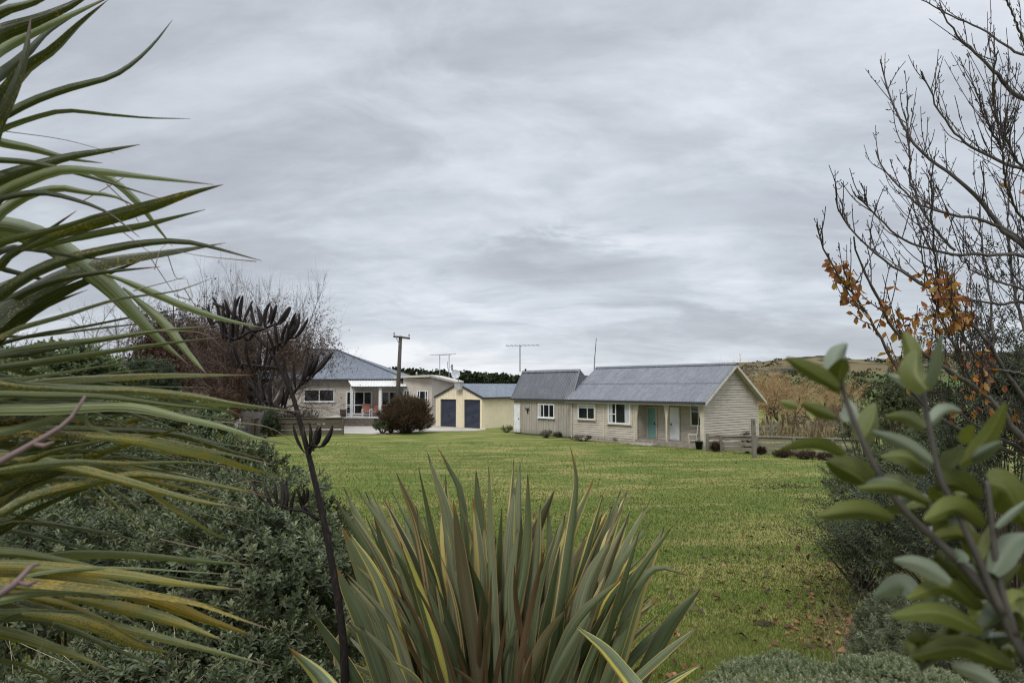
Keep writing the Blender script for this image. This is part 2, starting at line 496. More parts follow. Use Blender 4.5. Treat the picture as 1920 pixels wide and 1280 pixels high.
M['curtain'] = m_simple('net_curtain', (0.42, 0.42, 0.43), 0.9, 0.1, 0, 0.25, 9, stretch=(8, 8, 0.6))
M['metal'] = m_simple('dull_metal', (0.30, 0.31, 0.32), 0.45, 0.5, 0.6)
M['dark'] = m_simple('dark_fixture', (0.02, 0.02, 0.02), 0.6, 0.3)

def m_iron(name, col, rust, streak=(3, 3, 0.5), ang=0.0, sheetw=0.78):
    m, nt = new_mat(name); g = N(nt); p = g.obj()
    f = g.noise(g.mapv(p, streak), 1.2, 6, 0.6)
    c = g.ramp(f, [(0.3, tuple(x * 0.78 for x in col)), (0.7, tuple(x * 1.2 for x in col))])
    sheet = g.n('ShaderNodeTexWhiteNoise', noise_dimensions='1D')
    sx = g.n('ShaderNodeSeparateXYZ'); g.l(g.mapv(p, (1, 1, 1), (0, 0, 0), (0, 0, ang)), sx.inputs[0])
    q = g.math('DIVIDE', sx.outputs[0], sheetw); g.l(g.math('FLOOR', q), sheet.inputs['W'])
    c = g.mix(1.0, c, g.ramp(sheet.outputs['Value'], [(0, (.92, .92, .93)), (1, (1.06, 1.06, 1.05))]), 'MULTIPLY')
    edge = g.step(g.math('ABSOLUTE', g.math('SUBTRACT', g.math('FRACT', q), .5)), .46, .49)
    c = g.mix(g.math('MULTIPLY', edge, .45), c, tuple(x * .5 for x in col))
    c = g.mix(g.math('MULTIPLY', g.step(g.noise(p, 3.5, 7, 0.7), 0.60, 0.74), rust), c, (0.11, 0.085, 0.065))
    c = g.mix(g.math('MULTIPLY', g.step(g.noise(p, 1.1, 3), 0.5, 0.7), 0.25), c, tuple(x * 1.5 for x in col))
    g.surf(c, 0.55, 0.35, 0.15)
    return m
M['iron'] = m_iron('grey_corrugated_iron', (0.130, 0.136, 0.150), 0.35, ang=math.atan2(.76, .65))
M['irondark'] = m_iron('dark_corrugated_iron', (0.100, 0.105, 0.115), 0.45, ang=math.atan2(.76, .65))
M['ironblue'] = m_iron('blue_grey_roofing', (0.115, 0.130, 0.152), 0.08)
M['gutter'] = m_simple('dark_gutter', (0.035, 0.037, 0.042), 0.5, 0.4)
M['barge'] = m_simple('pale_barge_board', (0.47, 0.44, 0.38), 0.6, 0.3, 0, 0.15, 3, (0.25, 0.22, 0.18), 0.35)
M['yellow'] = m_simple('cream_yellow_cladding', (0.74, 0.65, 0.46), 0.5, 0.3, 0, 0.05, 0.8, (0.64, 0.54, 0.35), 0.25)
M['navy'] = m_simple('dark_blue_door', (0.040, 0.047, 0.070), 0.45, 0.4, 0, 0.1, 2)
M['plaster'] = m_simple('house_plaster', (0.46, 0.415, 0.36), 0.85, 0.15, 0, 0.10, 0.8, (0.36, 0.32, 0.275), 0.4)
M['porchroof'] = m_simple('pale_sheet_roof', (0.55, 0.54, 0.50), 0.4, 0.4, 0, 0.08, 1.5)
M['timber'] = m_weather('grey_fence_timber', (0.21, 0.185, 0.15), (0.08, 0.072, 0.058), 0.55, (1, 1, 9), 0.85)
M['timberdk'] = m_weather('mossy_fence_timber', (0.10, 0.085, 0.058), (0.05, 0.045, 0.03), 0.45, (1, 1, 9), 0.9)
M['post'] = m_weather('old_post', (0.165, 0.155, 0.12), (0.08, 0.08, 0.05), 0.5, (5, 5, 0.7), 0.9)
M['pole'] = m_weather('tarred_pole', (0.070, 0.062, 0.052), (0.04, 0.035, 0.028), 0.4, (6, 6, 0.5), 0.9)
M['decks'] = m_simple('worn_deck', (0.24, 0.21, 0.175), 0.85, 0.15, 0, 0.25, 3, (0.11, 0.10, 0.085), 0.5)
M['step'] = m_simple('stone_step', (0.19, 0.165, 0.13), 0.9, 0.15, 0, 0.3, 4, (0.07, 0.065, 0.05), 0.6)
M['redcloth'] = m_simple('faded_red_cushion', (0.36, 0.17, 0.13), 0.9, 0.1, 0, 0.15, 6)
M['ceramic'] = m_simple('insulator', (0.32, 0.30, 0.28), 0.3, 0.5)

# ================================================================ ground, yard
def make_ground():
    ys = np.concatenate([np.linspace(-8, 1.5, 10), np.linspace(2, 8, 40), np.linspace(8.3, 50, 110), np.linspace(53, 200, 18), np.linspace(230, 2500, 14)])
    vs, fs = [], []
    nx = 90
    for y in ys:
        w = 14 + max(0, y) * 1.15
        for i in range(nx):
            x = -w + 2 * w * i / (nx - 1)
            vs.append((x, y, ground_z(x, y)))
    for j in range(len(ys) - 1):
        for i in range(nx - 1):
            a = j * nx + i
            fs.append((a, a + 1, a + nx + 1, a + nx))
    b = MB(); b.add(vs, fs)
    o = b.build('ground', M['lawn'], smooth=True); tag(o, kind='structure')
make_ground()

def sheet(name, pts, z, mat):
    b = MB(); b.poly([(p[0], p[1], z) for p in pts])
    return tag(b.build(name, mat), kind='structure')
sheet('driveway', [(-26, 54.5), (-14, 52.3), (-9.5, 50.6), (-7.4, 54), (-3.2, 54.8), (-2.2, 56.0), (-2.2, 75), (-30, 75)], 0.012, M['concrete'])

# ================================================================ shared building bits
def corrugated(mb, a, b, c, d, pitch, amp, nrow=1, lap=0.0):
    """corrugated sheet: a->b runs along the eave, d->c along the ridge"""
    a, b, c, d = map(Vector, (a, b, c, d))
    L = max((b - a).length, (c - d).length); n = max(4, int(L / pitch) * 6)
    nrm = (b - a).cross(d - a).normalized()
    if nrm.z < 0: nrm = -nrm
    for r in range(nrow):
        t0, t1 = r / nrow, (r + 1) / nrow
        lo = lap * (nrow - r - 0) * 0
        vs = []
        for i in range(n + 1):
            t = i / n
            off = nrm * (amp * math.sin(t * L / pitch * 2 * math.pi) + lap * r)
            p0 = a.lerp(b, t); p1 = d.lerp(c, t)
            q0 = p0.lerp(p1, t0 - (0.03 if r else 0)); q1 = p0.lerp(p1, t1)
            vs += [q0 + off, q1 + off]
        mb.add(vs, [(2 * i, 2 * i + 2, 2 * i + 3, 2 * i + 1) for i in range(n)])

def clapboard(mb, u0, u1, z0, z1, pitch=0.145, width_at=None, axis='u', v=0.0, sgn=-1, rng=random):
    """lapped boards: each one's lower edge stands proud; wall outward is sgn along the other axis"""
    z = z0
    while z < z1 - 1e-3:
        zt = min(z + pitch, z1)
        a, b = (u0, u1) if width_at is None else width_at(z, zt)
        if b - a > 0.05:
            j = rng.uniform(-.004, .004)
            lo, hi = v + sgn * (0.034 + j), v + sgn * 0.014
            zc, zt = zt, zt - .024                      # an open dark lap under the next board
            bk = v - sgn * .05
            if axis == 'u':
                vs = [(a, lo, z + j), (b, lo, z + j), (b, hi, zt), (a, hi, zt), (a, bk, z + j), (b, bk, z + j), (a, bk, zt), (b, bk, zt), (a, bk, zc), (b, bk, zc)]
            else:
                vs = [(lo, a, z + j), (lo, b, z + j), (hi, b, zt), (hi, a, zt), (bk, a, z + j), (bk, b, z + j), (bk, a, zt), (bk, b, zt), (bk, a, zc), (bk, b, zc)]
            if width_at is not None:
                a2, b2 = width_at(zt, zt + pitch)
                a2, b2 = max(a, min(a2, b2)), min(b, max(a2, b2))
                vs[3] = (vs[3][0], a2, vs[3][2]); vs[2] = (vs[2][0], b2, vs[2][2])
            mb.add(vs, [(0, 1, 2, 3), (4, 5, 1, 0), (3, 2, 7, 6), (6, 7, 9, 8)])
            zt = zc
        z = zt

def window(T, parent, u0, u1, z0, z1, v=0.0, mull=(), trans=(), fw=0.06, mat='white', sill=True, curtain=(), surround=None, out=-1):
    """frame with pane, sill and curtains, standing on the wall plane v, outward = out"""
    o = out
    f = MB(T)
    def bx(a, b, c, d, t0, t1):
        f.box(a, b, min(v + o * t0, v + o * t1), max(v + o * t0, v + o * t1), c, d)
    bx(u0, u0 + fw, z0, z1, 0.0, 0.085); bx(u1 - fw, u1, z0, z1, 0.0, 0.085)
    bx(u0 + fw, u1 - fw, z1 - fw, z1, 0.0, 0.083); bx(u0 + fw, u1 - fw, z0, z0 + fw, 0.0, 0.083)
    for m_ in mull: bx(m_ - fw * .4, m_ + fw * .4, z0 + fw, z1 - fw, 0.0, 0.078)
    for (a, b, zz) in trans: bx(a, b, zz - fw * .35, zz + fw * .35, 0.0, 0.075)
    fr = f.build('window', M[mat], parent)
    p = MB(T); yy = v + o * 0.040
    p.box(u0 + fw * .5, u1 - fw * .5, min(yy, yy - o * .01), max(yy, yy - o * .01), z0 + fw * .5, z1 - fw * .5)
    p.build('pane', M['glass'], fr)
    for (a, b, za, zb) in curtain:
        c_ = MB(T); n = 10
        for i in range(n):
            t0, t1 = a + (b - a) * i / n, a + (b - a) * (i + 1) / n
            d0 = v + o * (0.046 + 0.006 * (i % 2)); d1 = v + o * (0.046 + 0.006 * ((i + 1) % 2))
            c_.poly([(t0, d0, za), (t1, d1, za), (t1, d1, zb), (t0, d0, zb)])
        c_.build('curtain', M['curtain'], fr)
    if sill:
        s_ = MB(T); s_.box(u0 - .06, u1 + .06, min(v + o * .13, v), max(v + o * .13, v), z0 - .06, z0)
        s_.build('sill', M['trimold' if surround else mat], fr)
    if surround:
        w = surround; s_ = MB(T)
        def b2(a, b, c, d): s_.box(a, b, min(v, v + o * .06), max(v, v + o * .06), c, d)
        b2(u0 - w, u0, z0 - w, z1 + w); b2(u1, u1 + w, z0 - w, z1 + w); b2(u0, u1, z1, z1 + w)
        s_.build('surround', M['trimold'], fr)
    return fr

def door(T, parent, u0, u1, z0, z1, v, mat, out=-1, label=None, side=1):
    d = MB(T); d.box(u0, u1, min(v, v + out * .05), max(v, v + out * .05), z0, z1)
    o = d.build('door', M[mat], parent)
    if label: o['label'] = label
    h = MB(T); hx = u0 + .1 if side > 0 else u1 - .1
    zc = z0 + 0.48 * (z1 - z0)
    h.box(hx - .02, hx + .02, min(v + out * .05, v + out * .11), max(v + out * .05, v + out * .11), zc - .06, zc + .06)
    h.build('handle', M['dark'], o)
    f = MB(T); w = .07
    f.box(u0 - w, u0, min(v, v + out * .075), max(v, v + out * .075), z0, z1 + w)
    f.box(u1, u1 + w, min(v, v + out * .075), max(v, v + out * .075), z0, z1 + w)
    f.box(u0, u1, min(v, v + out * .073), max(v, v + out * .073), z1, z1 + w)
    f.build('frame', M['trimold'], o)
    return o

# ================================================================ the weatherboard cottage
A = G(1320, 842); B = G(1072, 822); A.z = 0; B.z = 0
Uc = (A - B).normalized(); Vc = Vector((-Uc.y, Uc.x, 0))
Tc = Matrix(((Uc.x, Vc.x, 0, B.x), (Uc.y, Vc.y, 0, B.y), (0, 0, 1, 0), (0, 0, 0, 1)))
Lc = (A - B).length
def u_at(px, v=0.0, T=Tc):
    """where along the wall plane v a vertical line of the picture falls"""
    k = (px - 960) / F
    o = T @ Vector((0, v, 0)); d = T.to_3x3() @ Vector((1, 0, 0))
    return (k * o.y - o.x) / (d.x - k * d.y)
def z_at(py, u, v=0.0, T=Tc):
    p = T @ Vector((u, v, 0))
    px = 960 + p.x / p.y * F
    return E + ray(px, py).z * p.y
def v_at(px, u, T=Tc):
    k = (px - 960) / F
    o = T @ Vector((u, 0, 0)); d = T.to_3x3() @ Vector((0, 1, 0))
    return (k * o.y - o.x) / (d.x - k * d.y)
Wc = v_at(1418, Lc)
zE = z_at(748, Lc); zR = z_at(683, Lc, Wc / 2) - 0.05
print('cottage', Lc, Wc, zE, zR, A, B)

cot = root('weatherboard_cottage', B, 'weathered beige weatherboard cottage with grey corrugated gable roof, recessed porch and two coloured doors', 'cottage')
uP0 = u_at(1190); uP1 = Lc
vP = v_at(1213, uP0)
w = MB(Tc)
clapboard(w, 0, uP0, 0.0, zE)                                       # front wall, closed half
def gable_w(z, zt):
    if z < zE: return (0.0, Wc)
    k = (z - zE) / (zR - zE) * (Wc / 2)
    return (k, Wc - k)
clapboard(w, 0, 0, 0.0, zR, width_at=gable_w, axis='v', v=Lc, sgn=1)  # end gable
clapboard(w, 0, 0, 0.0, zR, width_at=gable_w, axis='v', v=0.0, sgn=-1)
clapboard(w, 0, Lc, 0.0, zE, v=Wc, sgn=1)                            # back wall
clapboard(w, uP0, uP1 - .03, 0.30, zE, v=vP)                         # porch back wall
clapboard(w, 0, vP, 0.30, zE, axis='v', v=uP0, sgn=1)                # porch return wall
clapboard(w, 0, vP, 0.0, zE, axis='v', v=Lc - .05, sgn=-1)
w.build('wall', M['board'], cot)
t = MB(Tc)                                                           # corner stops and cover strips
for uu in (0.02, u_at(1131), uP0 - .09):
    t.box(uu - .02, uu + .08, -.05, 0.0, 0.0, zE)
t.box(Lc - .09, Lc + .045, -.045, .06, 0.0, zE)
t.box(Lc, Lc + .045, Wc - .06, Wc + .05, 0.0, zE)
t.box(0, Lc, -.05, 0.0, zE - .10, zE + .02)
t.build('corner_trim', M['trimold'], cot)
c_ = MB(Tc); c_.box(uP0, Lc - .06, 0.02, vP, zE - .12, zE - .07)
c_.build('porch_ceiling', M['board'], cot)
# roof
ov, og = 0.36, 0.42
sl_ = (zR - zE) / (Wc / 2)
r = MB(Tc)
corrugated(r, (-.25, -ov, zE - ov * sl_ + .1), (Lc + og, -ov, zE - ov * sl_ + .1), (Lc + og, Wc / 2, zR + .1), (-.25, Wc / 2, zR + .1), 0.165, 0.015, 2, 0.02)
corrugated(r, (-.25, Wc + ov, zE - ov * sl_ + .1), (Lc + og, Wc + ov, zE - ov * sl_ + .1), (Lc + og, Wc / 2, zR + .1), (-.25, Wc / 2, zR + .1), 0.085, 0.011, 1)
rf = r.build('roof', M['iron'], cot)
rc = MB(Tc); rc.prism([(-.3, Wc / 2 - .2, zR + .035), (-.3, Wc / 2, zR + .16), (-.3, Wc / 2 + .2, zR + .035)], (Lc + og + .35, 0, 0))
rc.build('ridge_cap', M['irondark'], rf)
gt = MB(Tc); gz_ = zE - ov * sl_ + .03
gt.prism([(-.25, -ov - .10, gz_ - .06), (-.25, -ov - .10, gz_ + .05), (-.25, -ov + .02, gz_ + .05), (-.25, -ov + .02, gz_ - .06)], (Lc + .25 + og, 0, 0))
gt.build('gutter', M['gutter'], rf)
fa = MB(Tc); fa.box(-.25, Lc + og, -ov + .022, -ov + .05, gz_ - .16, gz_ + .02); fa.box(0, Lc + .02, -ov + .05, -.05, gz_ - .10, gz_ - .07)
fa.build('fascia', M['barge'], rf)
for uu in (Lc + og - .02, -.25):
    bb = MB(Tc)
    for s_ in (0, 1):
        v0, v1 = (-ov - .02, Wc / 2) if s_ == 0 else (Wc + ov + .02, Wc / 2)
        z0_, z1_ = zE - (ov + .02) * sl_ + .06, zR + .07
        bb.prism([(uu, v0, z0_ - .17), (uu, v0, z0_), (uu, v1, z1_), (uu, v1, z1_ - .20)], (.035, 0, 0))
    bb.build('barge_board', M['barge'], rf)
sf = MB(Tc)
for s_ in (0, 1):
    v0, v1 = (-ov, Wc / 2) if s_ == 0 else (Wc + ov, Wc / 2)
    z0_, z1_ = zE - ov * sl_ + .03, zR + .03
    sf.prism([(Lc, v0, z0_ - .03), (Lc, v0, z0_), (Lc, v1, z1_), (Lc, v1, z1_ - .03)], (og - .03, 0, 0))
sf.build('soffit', M['trimold'], rf)
dp = MB(Tc); dp.tube([(0.10, -.12, .05), (0.10, -.12, zE - .25), (0.10, -ov, zE - .12)], .04, 8)
dp.build('downpipe', M['barge'], cot)
# porch
dk = MB(Tc)
nb = 9
for i in range(nb):
    a, b = vP * i / nb, vP * (i + 1) / nb - .012
    dk.box(uP0 + .02, Lc - .10, a - .03, b - .03, 0.24, 0.30)
dk.box(uP0, Lc - .10, -.06, -.031, 0.0, 0.295)
dk.build('porch_deck', M['decks'], cot)
def porch_post(uu, half=0):
    b = MB(Tc)
    b.box(uu - .055, uu + .055, -.02, .09, 0.30 if not half else 0.02, zE - .06)
    sides = [(-1, 1), (1, 1)] if half == 0 else [(half, 1)]
    for s_, _ in sides:
        b.prism([(uu + s_ * .055, .0, zE - .10), (uu + s_ * .30, .0, zE - .10), (uu + s_ * .17, .0, zE - .55), (uu + s_ * .055, .0, zE - 1.25)], (0, .07, 0))
    b.build('porch_post', M['trimold'], cot)
porch_post(u_at(1248)); porch_post(Lc - .16, -1); porch_post(uP0 + .06, 1)
zd = z_at(764, u_at(1222, vP), vP)
door(Tc, cot, u_at(1213.5, vP) + .05, u_at(1230, vP), 0.31, zd, vP - .03, 'teal', label='teal painted porch door', side=-1)
door(Tc, cot, u_at(1256, vP), u_at(1273, vP), 0.31, z_at(764, u_at(1264, vP), vP), vP - .03, 'whitedoor', label='white painted porch door', side=1)
ua, ub = u_at(1295, vP), u_at(1314.5, vP)
window(Tc, cot, ua, ub + .35, z_at(798, ua, vP), z_at(751, ua, vP), vP - .02, mull=((ua + ub + .35) / 2,), trans=((ua + .06, ub + .29, z_at(771, ua, vP)),), surround=.05)
ua, ub = u_at(1085), u_at(1116); za, zb = z_at(785, ua), z_at(758, ua)
window(Tc, cot, ua, ub, za, zb, -.02, mull=((ua * .44 + ub * .56),), surround=.10, curtain=[(ua + .08, ub - .08, zb - .24, zb - .06)])
ua, ub = u_at(1141), u_at(1182); za, zb = z_at(793, ua), z_at(755, ua)
um = u_at(1155)
window(Tc, cot, ua, ub, za, zb, -.02, mull=(um,), trans=((ua + .06, um, za + .46 * (zb - za)),), surround=.12, fw=.075,
       curtain=[(ua + .10, ua + .36, za + .08, zb - .08), (ub - .46, ub - .10, za + .08, zb - .08)])

# ================================================================ the board-and-batten lean shed
Ts = Tc.copy()
shd = root('board_batten_shed', Tc @ Vector((-2.5, 0, 0)), 'small grey-beige vertical board shed with very steep dark iron roof', 'shed')
vS = 0.30
uS0 = u_at(963.5, vS); uS1 = -0.03
zS = z_at(748, -.3, vS) + .05
sd_ = 3.1; run, zSR = 0.95, z_at(693, -.8, 1.15)
w = MB(Tc)
n = int((uS1 - uS0) / .13)
for i in range(n):
    a = uS0 + (uS1 - uS0) * i / n; b = uS0 + (uS1 - uS0) * (i + 1) / n
    j = random.uniform(0, .02)
    w.box(a, b - .014, vS - .012 - (i % 2) * .014, vS + .03, 0.10 - j, zS)
w.box(uS0, uS1, vS + .03, vS + sd_, 0.02, zS - .02)
w.prism([(uS0 + .02, vS, zS - .02), (uS0 + .02, vS + run, zSR - .06), (uS0 + .02, vS + sd_, zS - .02)], (uS1 - uS0 - .46, 0, 0))
w.build('wall', M['batten'], shd)
r = MB(Tc)
e0 = zS - .10
corrugated(r, (uS0 - .12, vS - .18, e0), (uS1 - .02, vS - .18, e0), (uS1 - .38, vS + run, zSR), (uS0 - .02, vS + run, zSR), 0.165, 0.015, 1)
# back slope kicks out in a curve
pv = [(vS + run, zSR), (vS + run + .7, zSR - .62), (vS + run + 1.5, zSR - 1.08), (vS + sd_ + .3, zSR - 1.35)]
for (v0, z0_), (v1, z1_) in zip(pv, pv[1:]):
    r.poly([(uS0 - .02, v0, z0_ - .002), (uS1 - .38, v0, z0_ - .002), (uS1 - .38, v1, z1_), (uS0 - .02, v1, z1_)])
rs = r.build('roof', M['irondark'], shd)
r2 = MB(Tc)
r2.poly([(uS1 - .02, vS - .16, e0), (uS1 - .375, vS + run, zSR)] + [(uS1 - .375, v_, z_) for v_, z_ in pv[1:]] + [(uS1 - .1, vS + sd_, e0)])
r2.build('gable_end', M['irondark'], rs)
rc = MB(Tc); rc.prism([(uS0 - .1, vS + run - .14, zSR - .12), (uS0 - .1, vS + run, zSR + .05), (uS0 - .1, vS + run + .14, zSR - .10)], (uS1 - .30 - uS0, 0, 0))
rc.bar((uS1 - .02, vS - .2, e0 + .02), (uS1 - .40, vS + run, zSR + .03), .10, .05)
rc.bar((uS0 - .12, vS - .2, e0 + .02), (uS0 - .02, vS + run, zSR + .03), .08, .05)
rc.build('ridge_cap', M['iron'], rs)
gt = MB(Tc); gt.box(uS0 - .15, uS1 - .02, vS - .27, vS - .17, e0 - .08, e0 + .03); gt.build('gutter', M['gutter'], rs)
fa = MB(Tc); fa.box(uS0 - .1, uS1, vS - .165, vS - .05, e0 - .12, e0 - .02); fa.build('fascia', M['barge'], rs)
fl = MB(Tc); fl.lathe(Tc.inverted() @ (Tc @ Vector((uS0 + .25, vS + run, zSR))), [(.07, -.1), (.07, .18), (.0, .18)], 8); fl.build('flue_pipe', M['dark'], rs)
ua, ub = u_at(965.5, vS), u_at(976.5, vS)
door(Tc, shd, ua, ub, 0.12, z_at(757, ua, vS), vS - .04, 'whitedoor', side=-1)
ua, ub = u_at(1010.5, vS), u_at(1040.5, vS); za, zb = z_at(782, ua, vS), z_at(756.5, ua, vS)
window(Tc, shd, ua, ub, za, zb, vS - .03, mull=(ua + (ub - ua) * .345, ua + (ub - ua) * .68), fw=.075, curtain=[(ua + .09, ua + .30, za + .1, zb - .08)])
# antler-like iron ornament on the wall
oc = u_at(990.5, vS); oz = z_at(768, oc, vS)
ob = MB(Tc)
ob.tube([(oc, vS - .06, oz - .28), (oc, vS - .08, oz - .05), (oc, vS - .07, oz + .12)], [.03, .06, .05], 6)
for s_ in (-1, 1):
    ob.tube([(oc, vS - .07, oz + .06), (oc + s_ * .16, vS - .12, oz + .10), (oc + s_ * .26, vS - .12, oz + .22)], [.035, .03, .012], 6)
    ob.tube([(oc + s_ * .14, vS - .11, oz + .09), (oc + s_ * .15, vS - .12, oz - .06)], [.028, .01], 6)
o = ob.build('wall_ornament', M['dark'], loc=Tc @ Vector((oc, vS, oz)))
tag(o, 'dark branching iron ornament hung beside the shed window', 'ornament')

# ================================================================ yellow garage
Cg = G(904, 803.5); Cg.z = 0
gd = Vector((-.74, .67, 0)); gd.normalize(); sd2 = Vector((.67, .74, 0)).normalized()
# local frame: u along the gable front from its far corner to its near corner, v back along the side wall
Wg = 5.85
Og = Cg + gd * Wg
Tg = Matrix(((-gd.x, sd2.x, 0, Og.x), (-gd.y, sd2.y, 0, Og.y), (0, 0, 1, 0), (0, 0, 0, 1)))
gar = root('yellow_garage', Og, 'cream yellow metal garage with two dark blue roller doors', 'garage')
hE, hR, Dg = 2.62, 3.74, 9.0
w = MB(Tg)
dz = z_at(749, u_at(890, 0, Tg), 0, Tg)
d1 = (u_at(826.5, 0, Tg), u_at(856, 0, Tg)); d2 = (u_at(870.5, 0, Tg), u_at(903 - .5, 0, Tg) - .0)
d2 = (d2[0], min(d2[1], Wg - .22))
def gtop(u): return hE + (hR - hE) * (1 - abs(u - Wg / 2) / (Wg / 2))
def ribs(u0, u1, zf0, axis='u', const=0.0, out=-1, ztop=None):
    n = max(1, int((u1 - u0) / .19)); st_ = (u1 - u0) / n
    for i in range(n):
        a = u0 + i * st_; b = a + st_; m_ = a + st_ * .78
        for (p, q, o_) in ((a, m_, 0.0), (m_, b, .013)):
            za_ = ztop(p) if ztop else hE; zb_ = ztop(q) if ztop else hE
            if axis == 'u': w.poly([(p, const + out * o_, zf0), (q, const + out * o_, zf0), (q, const + out * o_, zb_), (p, const + out * o_, za_)])
            else: w.poly([(const + out * o_, p, zf0), (const + out * o_, q, zf0), (const + out * o_, q, zb_), (const + out * o_, p, za_)])
        if axis == 'u': w.poly([(m_, const, zf0), (m_, const + out * .013, zf0), (m_, const + out * .013, ztop(m_) if ztop else hE), (m_, const, ztop(m_) if ztop else hE)])
        else: w.poly([(const, m_, zf0), (const + out * .013, m_, zf0), (const + out * .013, m_, hE), (const, m_, hE)])
ribs(0, d1[0], 0, ztop=gtop); ribs(d1[1], d2[0], 0, ztop=gtop); ribs(d2[1], Wg, 0, ztop=gtop)
ribs(d1[0], d1[1], dz, ztop=gtop); ribs(d2[0], d2[1], dz, ztop=gtop)
ribs(0, Dg, 0, axis='v', const=Wg, out=1); ribs(0, Dg, 0, axis='v', const=0.0, out=-1)
w.poly([(0, Dg, 0), (Wg, Dg, 0), (Wg, Dg, hE), (Wg / 2, Dg, hR), (0, Dg, hE)])
w.build('wall', M['yellow'], gar)
for (a, b) in (d1, d2):
    m_ = MB(Tg); z = 0.02; k = 0
    while z < dz - .01:
        zt = min(z + .095, dz); zm = (z + zt) / 2
        m_.poly([(a, .10, z), (b, .10, z), (b, .055, zm), (a, .055, zm)]); m_.poly([(a, .055, zm), (b, .055, zm), (b, .10, zt), (a, .10, zt)])
        z = zt
    do = m_.build('roller_door', M['navy'], gar)
    h = MB(Tg); h.box((a + b) / 2 - .06, (a + b) / 2 + .06, .02, .06, .95, 1.03); h.build('handle', M['dark'], do)
    t = MB(Tg)
    t.box(a - .07, a, -.035, .12, 0, dz + .07); t.box(b, b + .07, -.035, .12, 0, dz + .07); t.box(a, b, -.034, .12, dz, dz + .07)
    t.build('frame', M['yellow'], do)
r = MB(Tg); k = (hR - hE) / (Wg / 2)
for s_ in (0, 1):
    ue = -.12 if s_ == 0 else Wg + .12
    ze = hE - .12 * k + .05
    corrugated(r, (ue, -.08, ze), (ue, Dg + .1, ze), (Wg / 2, Dg + .1, hR + .05), (Wg / 2, -.08, hR + .05), 0.24, 0.020, 1)
rg = r.build('roof', M['ironblue'], gar)
t = MB(Tg)
for s_ in (0, 1):
    ue = -.14 if s_ == 0 else Wg + .14; ze = hE - .14 * k + .06
    t.prism([(ue, -.10, ze - .16), (ue, -.10, ze + .03), (Wg / 2, -.10, hR + .09), (Wg / 2, -.10, hR - .10)], (0, .05, 0))
t.build('barge_board', M['gutter'], rg)
t = MB(Tg); t.box(Wg + .10, Wg + .24, -.08, Dg + .1, hE - .13, hE + .01); t.build('gutter', M['gutter'], rg)
bx = MB(Tg); ub_ = u_at(861.5, -.15, Tg); zt, zb_ = z_at(717.5, ub_, -.15, Tg), z_at(730.5, ub_, -.15, Tg)
bx.box(ub_ - .34, ub_ + .34, -.42, -.104, zb_, zt); bx.box(ub_ - .38, ub_ + .38, -.46, -.10, zt, zt + .04)
o = bx.build('equipment_box', m_simple('pale_box', (0.36, 0.36, 0.35), 0.7, 0.3), loc=Tg @ Vector((ub_, -.3, zb_)))
tag(o, 'pale grey box fixed at the peak of the yellow garage', 'box')
# satellite dish standing on that box
dc = Tg @ Vector((ub_, -.28, zt + .04)); dish = root('satellite_dish', dc, 'round pale satellite dish above the yellow garage peak', 'satellite dish')
b = MB(); b.tube([dc, dc + Vector((.0, -.05, .45)), dc + Vector((-.10, -.2, .75))], .03, 8); b.build('mast', M['metal'], dish)
cen = P(855, 702, dc.y - .2); nrm = Vector((-.15, -1, .25)).normalized()
ax_ = nrm.cross(Vector((0, 0, 1))).normalized(); ay_ = ax_.cross(nrm)
b = MB(); rings = 5; ns = 20; vs = [cen]; fs = []
rad = 8.2 / F * dc.y
for i in range(1, rings + 1):
    for k_ in range(ns):
        a = 2 * math.pi * k_ / ns; rr = rad * i / rings
        vs.append(cen + ax_ * math.cos(a) * rr + ay_ * math.sin(a) * rr * 1.02 + nrm * (rr * rr / rad) * .22)
fs += [(0, 1 + k_, 1 + (k_ + 1) % ns) for k_ in range(ns)]
for i in range(rings - 1):
    fs += [(1 + i * ns + k_, 1 + (i + 1) * ns + k_, 1 + (i + 1) * ns + (k_ + 1) % ns, 1 + i * ns + (k_ + 1) % ns) for k_ in range(ns)]
b.add(vs, fs); b.build('reflector', m_simple('pale_dish', (0.42, 0.43, 0.46), 0.5, 0.4), dish, smooth=True)
b = MB(); b.tube([cen - ay_ * rad * .95, cen + nrm * .45 - ay_ * .1], .015, 5); b.tube([cen + nrm * .42 - ay_ * .12, cen + nrm * .50 - ay_ * .06], .045, 6)
b.build('feed_arm', M['metal'], dish)

# ================================================================ main house
HY = 66.0
hs = root('rendered_house', P(700, 725, HY).xy.to_3d(), 'low grey-beige rendered house with blue-grey hipped roof, pale porch roof and flat-roofed wing', 'house')
def X(px, Y): return (px - 960) / F * Y
def Z(py, Y, px=700): return E + ray(px, py).z * Y
zf = Z(777, HY)
zev = Z(711, HY)
w = MB()
w.box(X(478, HY), X(757, HY), HY, HY + 11, 0, zev)
w.build('wall', M['plaster'], hs)
